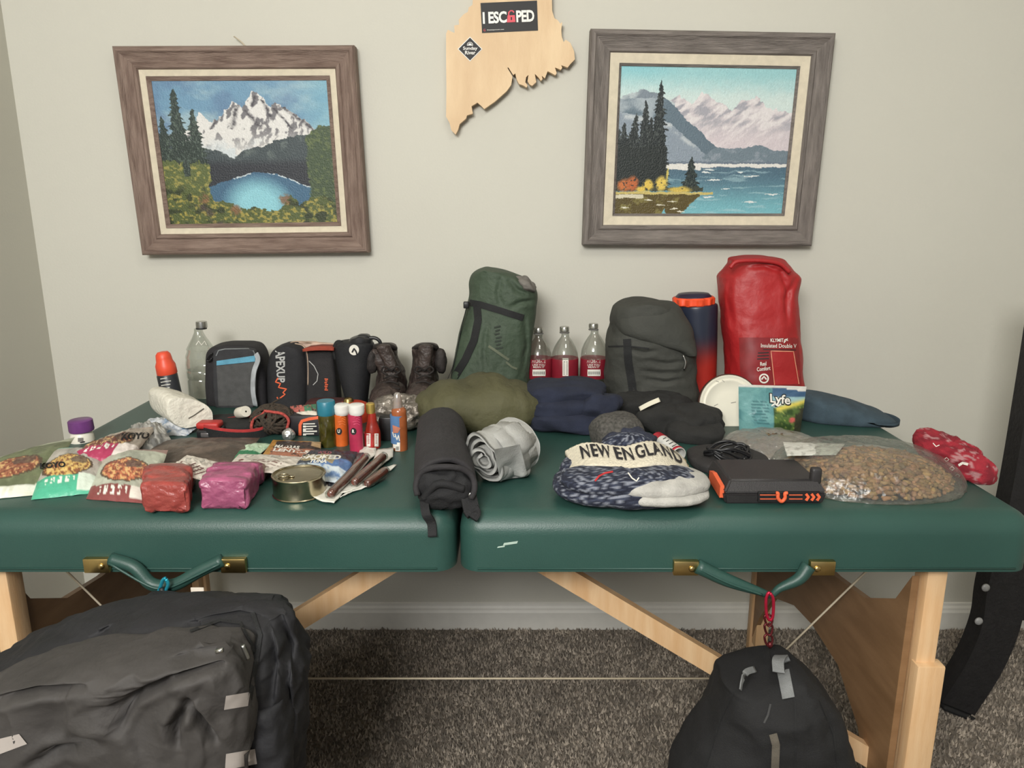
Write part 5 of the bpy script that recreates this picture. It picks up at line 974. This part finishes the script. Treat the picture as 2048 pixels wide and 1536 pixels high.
def packet(name, label, cor, bulge, cf, seed, txt=None, tq=None, cat='food packet', group='noodle soup packets', amp=.004):
    g, u, v = pouch(cor, bulge, nu=64, nv=48, seed=seed, amp=amp, s=70); t = thing(name, label, cat, tuple(P(*cor[3]).xy)+(TZ,), group)
    o = part('packet_film', g, vcm, t, cols=cf(u, v)); 
    if txt: text(txt, tq, black_print, t, o, .0015, .05)
    return t, o
packet('noodle_packet', 'olive green noodle packet cut off by the left frame edge', [(-50, 932, TZ+.035), (150, 874, TZ+.035), (74, 990, TZ+.001), (-90, 1006, TZ+.001)], .022, ramen((222, 224, 206), (120, 128, 96), (170, 112, 84), seed=1, bv=.86), 1)
packet('noodle_packet', 'mint green noodle packet with black lettering on its white top', [(98, 898, TZ+.030), (222, 900, TZ+.028), (196, 985, TZ+.001), (62, 1000, TZ+.001)], .024, ramen((84, 182, 148), (194, 188, 178), (206, 168, 96), seed=4, bv=.72), 4, 'KOYO', [(80, 926), (130, 922), (132, 934), (80, 938)])
packet('noodle_packet', 'maroon banded noodle packet left of the red bag', [(212, 902, TZ+.03), (336, 900, TZ+.03), (300, 1008, TZ+.001), (172, 998, TZ+.001)], .020, ramen((134, 72, 70), (190, 194, 176), (196, 118, 84), dx=.05, seed=9, bv=.80), 9)
packet('noodle_packet', 'noodle packet with magenta band, propped up at the rear left', [(186, 886, TZ+.045), (318, 850, TZ+.040), (256, 926, TZ+.022), (136, 918, TZ+.034)], .020, ramen((170, 58, 92), (184, 172, 158), (116, 84, 78), seed=12, bv=.66), 12, 'KOYO', [(244, 866), (300, 864), (298, 877), (242, 880)], amp=.008)
packet('noodle_packet', 'flat maroon topped noodle packet beneath the magenta one', [(112, 905, TZ+.02), (225, 900, TZ+.03), (220, 938, TZ+.022), (98, 934, TZ+.016)], .010, lambda u, v: mix(np.tile(np.array([150, 142, 130.]), (len(u), 1)), (120, 62, 62), (v < .5).astype(float)), 15)
def clr(c1, c2, s): return lambda u, v: mix(np.tile(np.array(c1, float), (len(u), 1)), c2, ss(fbm(u*8, v*7, s), .4, .65))
packet('jerky_bag', 'dark brown translucent zip bag lying flat behind the packets', [(322, 880, TZ+.012), (520, 876, TZ+.012), (478, 928, TZ+.004), (262, 934, TZ+.004)], .016, clr((76, 66, 58), (104, 90, 80), 6), 21, group=None, cat='zip bag')
packet('grey_wrapper', 'crinkled silver grey wrapper behind the magenta banded packet', [(262, 850, TZ+.03), (322, 846, TZ+.04), (345, 884, TZ+.012), (262, 916, TZ+.012)], .018, clr((168, 166, 160), (112, 112, 110), 16), 16, group=None, cat='wrapper', amp=.012)
packet('mint_packet', 'pale mint packet with dark green lower edge under the carton', [(486, 884, TZ+.01), (545, 888, TZ+.01), (500, 925, TZ+.003), (446, 930, TZ+.003)], .008, lambda u, v: mix(clr((190, 212, 184), (160, 190, 160), 6)(u, v), (52, 122, 84), (v > .55).astype(float)), 24, group=None)
def whitep(u, v):
    c = np.tile(np.array([216, 208, 196.]), (len(u), 1)); n = fbm(u*9, v*8, 7); c = mix(c, (188, 180, 168), ss(n, .5, .7)); 
    for x, y, r in ((.22, .30, .055), (.60, .25, .055)): e = np.hypot((u-x)/1., (v-y)/1.6); c = mix(c, (150, 148, 140), (np.abs(e-r) < .012).astype(float))
    c = mix(c, (112, 62, 56), (np.hypot(u-.16, (v-.55)/1.5) < .045).astype(float)); k = (((v*11) % 1) < .35)*(v > .5)*(v < .9)*(u > .35)*(u < .85)*(vnoise(u*40, np.floor(v*11), 8) > .4); c = mix(c, (120, 90, 84), k.astype(float)); return c
t, o = packet('bar_packet', 'white printed pouch with brown lettering behind the red bag', [(374, 910, TZ+.035), (440, 925, TZ+.03), (405, 962, TZ+.03), (335, 938, TZ+.03)], .006, whitep, 27, group='white printed pouches', cat='pouch'); [pline('brown_print', [(368+i*7, 934+i*5), (392+i*8, 926+i*5)], 2, mat('print_brown', (110, 80, 76), .6), t, o, .0012, 4) for i in range(4)]
packet('bar_packet', 'white printed pouch lying between the pink bag and the tin', [(478, 908, TZ+.018), (620, 916, TZ+.018), (560, 948, TZ+.02), (450, 938, TZ+.02)], .010, whitep, 28, group='white printed pouches', cat='pouch')
# gusseted bags
def gusset(name, label, px0, px1, pyb, bpx, bpy, hgt, col, tail, seed, cat='snack bag'):
    f0, f1 = P(px0, pyb), P(px1, pyb); b_ = P(bpx, bpy); c0 = (f0+f1)/2; wd = (f1-f0).length/2; d = (b_-c0); L = d.length; d.normalize(); sx = (f1-f0).normalized()
    def F(u, v):
        a = u*2*np.pi+np.pi/4; hh = np.interp(v, [0, .02, .35, .6, .85, 1], [.86, 1, .98, .62, .22, .04])*hgt; ww = wd*np.interp(v, [0, .02, .4, 1], [.92, 1, 1.06, 1.0])
        x = sgp(np.cos(a), .32)*ww; z = hgt*.0+hh/2+sgp(np.sin(a), .32)*hh/2; y = v*L-.006*(np.abs(np.sin(a*2)))*(v < .03)
        p = np.array(c0)[None]+x[:, None]*np.array(sx)[None]+y[:, None]*np.array(d)[None]; p[:, 2] = TZ+z; return p
    g = grid(F, 56, 54, True); V = g[0]; rep = 54; vv = np.repeat(np.linspace(0, 1, 54), 56); g = cap(g, 56, 54); vv = np.append(vv, [0, 1.]); uu = np.append(np.tile(np.arange(56)/56, 54), [0, 0])
    # front cap: subdivide by inner rings for creases
    g = rough_up(g, .0065, 26, seed=seed, ridge=True, zmin=TZ+.0006, oct=4); c = np.tile(np.array(col, float), (len(g[0]), 1)); n = fbm(g[0][:, 0]*60, g[0][:, 2]*60+g[0][:, 1]*40, seed); c = mix(c, np.array(col)*1.18, ss(n, .5, .65)); c = mix(c, tail[0], (vv > .50).astype(float)); c = mix(c, tail[1], ((vv > .66)).astype(float)); c = mix(c, tail[2], ((vv > .66)*(n > .55)).astype(float))
    t = thing(name, label, cat, tuple(c0.xy)+(TZ,), 'gusseted snack bags'); part('bag_film', g, mat('metal_film', rough=.33, vc=True, vary=.14, vs=60, bump=.5, bs=50, spec=.6), t, cols=c)
    fr = grid(lambda u, v: np.array(c0)[None]+((u-.5)*2*wd*.86)[:, None]*np.array(sx)[None]+np.stack([0*u, -.004-.004*np.sin(u*np.pi)*np.sin(v*np.pi)-.006*(fbm(u*4+seed, v*4, seed)-.4), .004+v*hgt*.86], 1)-0*np.array(d)[None], 30, 24); cf_ = np.tile(np.array(col, float), (720, 1)); fr[0][:, 2] = np.maximum(fr[0][:, 2]+0, TZ+.001) if fr[0][:, 2].min() > TZ-.01 else fr[0][:, 2]
    part('folded_end', (fr[0], fr[1]), MATS['metal_film'], t, cols=cf_*1.04)
gusset('snack_bag', 'crumpled red foil snack bag at the front edge of the table', 286, 382, 1024, 352, 925, .050, (148, 66, 60), ((176, 158, 142), (214, 208, 196), (140, 110, 100)), 4); gusset('snack_bag', 'crumpled magenta pink foil snack bag left of the tin', 402, 500, 1016, 505, 925, .051, (152, 80, 110), ((150, 120, 108), (206, 192, 180), (150, 96, 90)), 9)
# tuna pouches
def masala(u, v): n = fbm(u*9, v*9, 2); n2 = fbm(u*30, v*30, 3); c = np.tile(np.array([66, 52, 44.]), (len(u), 1)); c = mix(c, (164, 108, 84), ((v > .45)*(n > .4)).astype(float)); c = mix(c, (40, 38, 42), ((v < .45)*(n2 > .55)).astype(float)); c = mix(c, (176, 128, 62), ((u < .12)+(v < .07) > 0).astype(float)); c = mix(c, (190, 160, 120), ((u > .82)*(v < .3)).astype(float)); return c
t, o = packet('curry_pouch', 'brown curry pouch with gold left edge lying behind the tin', [(546, 880, TZ+.012), (642, 884, TZ+.012), (640, 930, TZ+.008), (516, 922, TZ+.008)], .006, masala, 33, group=None, cat='food pouch'); text('MADRAS', [(552, 889), (600, 892), (598, 898), (548, 895)], white_print, t, o, .0012, .04); text('LENTILS', [(549, 896), (620, 901), (617, 907), (545, 902)], white_print, t, o, .0012, .04)
def tuna(u, v): n = fbm(u*8, v*8, 5); n2 = fbm(u*26, v*26, 6); c = np.tile(np.array([52, 60, 72.]), (len(u), 1)); c = mix(c, (88, 122, 172), ((v > .42)*(u > .35)).astype(float)); c = mix(c, (160, 146, 112), ((v > .40)*(v < .62)*(n > .42)*(u < .7)).astype(float)); c = mix(c, (204, 214, 220), (v > .70).astype(float)*ss(n, .3, .5)); c = mix(c, (44, 46, 50), ((v < .4)*(n2 > .5)).astype(float)); return c
t, o = packet('tuna_pouch', 'dark blue smoked tuna pouch resting against the tin', [(622, 900, TZ+.016), (715, 904, TZ+.016), (688, 968, TZ+.010), (566, 952, TZ+.012)], .016, tuna, 36, group=None, cat='food pouch'); text('SMOKED', [(606, 908), (684, 910), (680, 919), (600, 917)], white_print, t, o, .0015, .05); text('TUNA', [(622, 918), (656, 919), (653, 926), (617, 925)], white_print, t, o, .0015, .05); text('WILD', [(636, 902), (664, 903), (662, 908), (633, 907)], mat('print_rose', (176, 96, 104), .6), t, o, .0015, .03)
packet('tuna_pouch', 'black and grey crinkled pouch under the dark blue one', [(650, 905, TZ+.01), (728, 905, TZ+.01), (690, 985, TZ+.002), (640, 975, TZ+.002)], .010, clr((52, 54, 62), (112, 108, 106), 40), 40, group=None, cat='food pouch', amp=.006)
# tin
tin = mat('tin_metal', (178, 168, 142), .22, metal=1, vary=.05, vs=20, bump=.05, bs=30); cz = P(600, 1007); rt = .0445; yt = cz.y+rt; xt = W(600, 985, yt).x; zt2 = TZ+.037
t = thing('tin_can', 'shallow plain metal tin with ring pull lid beside the meat sticks', 'tin', (xt, yt, TZ))
part('can_body', lathe(xt, yt, [(rt-.004, TZ), (rt, TZ+.001), (rt+.0008, TZ+.0022), (rt-.0006, TZ+.0036), (rt-.0008, zt2-.004), (rt, zt2-.0025), (rt+.0008, zt2-.0012), (rt, zt2), (rt-.0015, zt2-.0002), (rt-.0022, zt2-.003)], 72, True), tin, t, angle=35)
part('lid', lathe(xt, yt, [(rt-.002, zt2-.0028), (rt-.005, zt2-.0026), (rt-.0058, zt2-.0018), (rt-.007, zt2-.0018), (rt-.008, zt2-.0026), (.012, zt2-.0024), (.001, zt2-.0024)], 72, True), tin, t, angle=35)
part('pull_ring', merge([tube([(xt-.022+.009*math.cos(a), yt-.012+.0065*math.sin(a), zt2+.0004) for a in np.linspace(0, 6.283, 26)], .0011, 6), box(xt-.014, xt-.004, yt-.015, yt-.009, zt2-.0016, zt2-.0002, .0004, 1)]), tin, t)
# meat sticks
meat = mat('meat_stick', (128, 70, 56), .45, rgb2=(92, 50, 42), vs=120, bump=.3, bs=200, coat=.3); wrapw = mat('white_wrapper', (222, 220, 210), .4, vary=.05, bump=.3, bs=60)
for lab, out_, sa, sb_, z in (('white wrapped meat stick nearest the tin, leftmost of the three', [(624, 994), (640, 1002), (668, 1006), (678, 996), (724, 935), (754, 906), (752, 897), (722, 894), (712, 925), (650, 985)], (659, 990), (733, 914), .012), ('white wrapped meat stick in the middle of the three', [(672, 986), (690, 986), (720, 975), (765, 930), (786, 914), (787, 896), (755, 899), (745, 925), (700, 962)], (707, 966), (768, 912), .014), ('shorter reddish meat stick on the right of the three', [(680, 996), (705, 984), (748, 970), (762, 955), (794, 932), (788, 930), (762, 938), (720, 965)], (732, 969), (772, 941), .008)):
    t = thing('meat_stick', lab, 'snack stick', tuple(P(*sa).xy)+(TZ,), 'wrapped meat sticks'); pts = [P(x, y, TZ+z*.35) for x, y in out_]; n = len(pts)
    bm = bmesh.new(); vs = [bm.verts.new(p) for p in pts]; bm.faces.new(vs); bmesh.ops.triangulate(bm, faces=bm.faces[:]); bmesh.ops.subdivide_edges(bm, edges=bm.edges[:], cuts=4, use_grid_fill=True)
    for v_ in bm.verts: v_.co.z += .002*noise.noise(v_.co*90)
    r = bmesh.ops.extrude_face_region(bm, geom=bm.faces[:]); [setattr(e.co, 'z', e.co.z+.0015) for e in r['geom'] if isinstance(e, bmesh.types.BMVert)]; part('wrapper', bmout(bm), wrapw, t)
    a, b = P(*sa, TZ+z), P(*sb_, TZ+z+.006); m1 = (a+b)/2+Vector((.002, 0, .001)); part('sausage', tube([a, a+(m1-a)*.15, m1, b+(m1-b)*.15, b], [.004, .0076, .0078, .0076, .004], 14, smoothn=26), meat, t)
    part('clear_sleeve', tube([a, m1, b], [.0085, .0092, .0085], 14, smoothn=16), clear, t)
# ============================================================ under the table: packs, clips, frame
packm = fabric('pack_charcoal', (60, 57, 55), .75, vary=.14, vs=9, bump=.5, bs=26, folds=1, fs=3.6, fst=(1.5, 1, .8)); packd = fabric('pack_black', (31, 31, 34), .75, vary=.12, vs=10, bump=.5, bs=26, folds=1, fs=5); refl = mat('reflective_tab', (170, 162, 156), .5, vary=.05)
t = thing('backpack', 'large black and charcoal backpack hanging below the left table half', 'backpack', (-.45, .97, 0))
pk = part('pack_body', crease(loft([(1212, 420, 560, .12), (1218, 320, 574, .3), (1232, 235, 584, .5), (1250, 160, 592, .68), (1275, 95, 598, .82), (1305, 20, 604, .95), (1340, -30, 608), (1400, -70, 606), (1470, -90, 600), (1536, -90, 594), (1650, -80, 588), (1800, -70, 580), (1880, -60, 570)], .955, .25, e=3, n=200, m=150, amp=.017, s=9, st=(1, 1, .7), seed=3, ridge=True, zmin=.012, oct=4), [[(196, 1275), (216, 1258), (240, 1240)], [(384, 1250), (430, 1238), (480, 1230), (530, 1240)], [(20, 1345), (90, 1318), (170, 1312), (250, 1318)], [(560, 1235), (578, 1290), (570, 1370), (580, 1450)], [(540, 1260), (548, 1330), (540, 1400)]], .016, 8, yc=.955), packd, t)
fpk = part('front_pocket', crease(loft([(1285, 330, 470, .5), (1297, 250, 486, .8), (1315, 150, 498), (1345, 30, 503), (1400, -60, 503), (1470, -80, 498), (1536, -80, 492), (1700, -70, 482), (1860, -50, 470)], .843, .12, e=3.6, n=220, m=170, amp=.014, s=8, st=(1.1, 1, .55), seed=9, ridge=True, zmin=.015, oct=4), [[(242, 1412), (272, 1392), (333, 1363), (394, 1342), (440, 1328)], [(232, 1462), (248, 1430), (266, 1400)], [(158, 1500), (186, 1456), (202, 1420)], [(352, 1485), (346, 1455), (374, 1408)], [(374, 1408), (396, 1432), (428, 1478)], [(357, 1318), (424, 1300), (470, 1290)], [(60, 1536), (110, 1500), (160, 1490)], [(0, 1400), (80, 1380), (160, 1378)]], .020, 9, yc=.843), packm, t)
side = part('side_pocket', loft([(1380, 505, 560, .6), (1400, 498, 575), (1536, 490, 585), (1800, 490, 570)], .90, .09, e=2.6, n=56, m=50, amp=.009, s=12, seed=12, ridge=True, zmin=.02), packd, t)
allp = [pk, fpk, side]
for q in ([(452, 1392), (500, 1384), (496, 1412), (448, 1420)], [(452, 1508), (510, 1498), (514, 1528), (450, 1540)], [(-10, 1480), (38, 1468), (54, 1488), (-10, 1512)]): patch('reflective_tab', q, refl, t, allp, .002, (5, 4))
for q, w_ in (([(505, 1225), (520, 1270), (510, 1340), (500, 1400)], 9), ([(380, 1262), (440, 1240), (480, 1245), (505, 1290), (515, 1330)], 6)): pline('compression_strap', q, w_, black_web, t, allp, .003, 5)
part('zip_pull', tube([W(432, 1303, .80), W(446, 1300, .80)], .003, 6), MATS['snap_metal'], t); part('strap_pull', tube([W(485, 1290, .83), W(492, 1306, .83), W(497, 1318, .83)], .003, 6, smoothn=8), MATS['zip_metal'], t)
part('haul_loop', strap([W(275, 1216, 1.02), W(300, 1198, 1.04), W(330, 1190, 1.06), W(365, 1200, 1.04), W(392, 1212, 1.02)], .02, .004, (0, 1, 0), 24), black_web, t)
tg = part('fabric_tag', box(W(336, 1200, 1.065).x, W(374, 1200, 1.065).x, 1.064, 1.068, W(340, 1210, 1.065).z, W(340, 1186, 1.065).z, .001, 1), black_web, t); text('SPR', Q(338, 1190, 358, 1203), gl, tg, tg, .001)
part('care_label', box(W(384, 1200, 1.075).x, W(410, 1200, 1.075).x, 1.074, 1.076, W(384, 1206, 1.075).z, W(384, 1175, 1.075).z, .0005, 1), mat('care_white', (214, 204, 190), .8), t)
blu = mat('anodised_blue', (52, 170, 196), .3, metal=.6); t = thing('carabiner', 'bright blue carabiner clipping the large pack to the left handle', 'carabiner', tuple(W(326, 1195, 1.085)))
part('hook', tube([W(x, y, 1.078) for x, y in ((332, 1158), (336, 1170), (326, 1190), (316, 1203), (314, 1192), (320, 1176), (326, 1160), (332, 1156))], .0028, 8, smoothn=40), blu, t); part('gate', tube([W(322, 1176, 1.074), W(328, 1190, 1.074), W(332, 1200, 1.072)], .0034, 8), black_plastic, t)
# small pack
t = thing('daypack', 'small black daypack with grey top strap below the right table half', 'backpack', (W(1530, 1500, 1.1).x, 1.1, 0))
sp = part('pack_body', loft([(1322, 1548, 1580, .4), (1330, 1535, 1598, .6), (1345, 1450, 1615, .75), (1356, 1442, 1628, .85), (1375, 1436, 1645), (1400, 1424, 1664), (1440, 1400, 1680), (1480, 1374, 1690), (1536, 1345, 1702), (1620, 1325, 1712), (1740, 1325, 1705), (1800, 1335, 1695)], 1.10, .20, e=2.6, n=72, m=64, amp=.006, s=12, seed=15, ridge=True, zmin=.012, oct=4), fabric('daypack_black', (27, 27, 28), .85, vary=.1, vs=12, folds=.5, fs=6), t)
gst = fabric('strap_grey', (122, 124, 124), .8)
pline('grey_strap', [(1566, 1340), (1570, 1360), (1577, 1396)], 25, gst, t, sp, .004, 5); part('grab_loop', strap([W(1481, 1380, 1.02), W(1484, 1362, 1.03), W(1492, 1345, 1.05), W(1510, 1338, 1.07)], .010, .002, (.6, 1, 0), 16), gst, t)
part('top_loop', strap([W(1557, 1345, 1.04), W(1556, 1322, 1.06), W(1563, 1312, 1.085), W(1570, 1325, 1.09)], .018, .003, (1, 0, 0), 16), gst, t)
pline('front_strap', [(1541, 1408), (1536, 1430), (1528, 1446)], 4, MATS['strap_grey'] if False else fabric('strap_dark', (64, 64, 64), .8), t, sp, .003, 5); pline('front_opening', [(1546, 1468), (1552, 1490), (1550, 1540)], 16, fabric('mud_grey', (96, 90, 80), .9), t, sp, .003, 5)
for q in ([(1470, 1380), (1440, 1440), (1410, 1536)], [(1640, 1400), (1668, 1470), (1676, 1536)], [(1590, 1400), (1592, 1470), (1590, 1536)]): pline('seam', q, 3, black_web, t, sp, .002, 6)
redc = mat('anodised_red', (196, 40, 70), .3, metal=.6); drk = mat('anodised_dark', (96, 34, 38), .35, metal=.6)
t = thing('carabiner', 'red carabiner hanging from the right handle with small clips below', 'carabiner', tuple(W(1540, 1260, 1.09)))
part('hook', tube([W(x, y, 1.088) for x, y in ((1540, 1186), (1546, 1196), (1547, 1215), (1545, 1235), (1539, 1240), (1533, 1228), (1532, 1200), (1536, 1187), (1540, 1186))], .0026, 8, smoothn=40), redc, t)
for y0 in (1228, 1246, 1268): part('clip', tube([W(1534, y0, 1.09), W(1529, y0+6, 1.088), W(1533, y0+20, 1.09), W(1541, y0+24, 1.088), W(1545, y0+8, 1.09), W(1538, y0+1, 1.088)], .0019, 6, smoothn=24), drk, t)
part('bell', lathe(W(1540, 1290, 1.09).x, 1.09, [(.002, W(1540, 1296, 1.09).z), (.005, W(1540, 1290, 1.09).z), (.003, W(1540, 1284, 1.09).z)], 14), drk, t)
# curved black frame at right
blf = mat('frame_black', (28, 27, 28), .6, vary=.15, vs=40, bump=.2, bs=120); YFR = 1.62
t = thing('equipment_frame', 'thick curved black frame with round studs at the right edge of view', 'equipment frame', (W(1900, 1430, YFR).x, YFR, 0))
cl = [(2120, 560), (2088, 760), (2045, 1000), (2003, 1160), (1990, 1240), (1958, 1320), (1905, 1405)]
part('curved_upright', strap([W(x, y, YFR) for x, y in cl], .092, .05, (0, 0, 0) if False else (1, 0, -.15), 40), blf, t, angle=45)
q0 = W(1900, 1422, YFR); part('foot_pad', rot(box(q0.x-.045, q0.x+.045, YFR-.032, YFR+.032, max(q0.z-.012, .008), q0.z+.02, .006, 3), 'Y', 24, tuple(q0)), mat('rubber', (20, 20, 21), .8), t, angle=45)
for x, y in ((1972, 1176), (1958, 1243)): c_ = W(x, y, YFR-.026); part('stud', rot(lathe(c_.x, YFR-.024, [(.0001, c_.z), (.010, c_.z), (.009, c_.z+.003), (.004, c_.z+.005)], 20), 'X', 90, (c_.x, YFR-.024, c_.z)), mat('stud_grey', (150, 150, 148), .4), t)
part('crossbar', box(W(2010, 1218, YFR).x, 2.0, YFR-.014, YFR+.014, W(2030, 1236, YFR).z, W(2030, 1202, YFR).z, .004, 2), blf, t, angle=40)
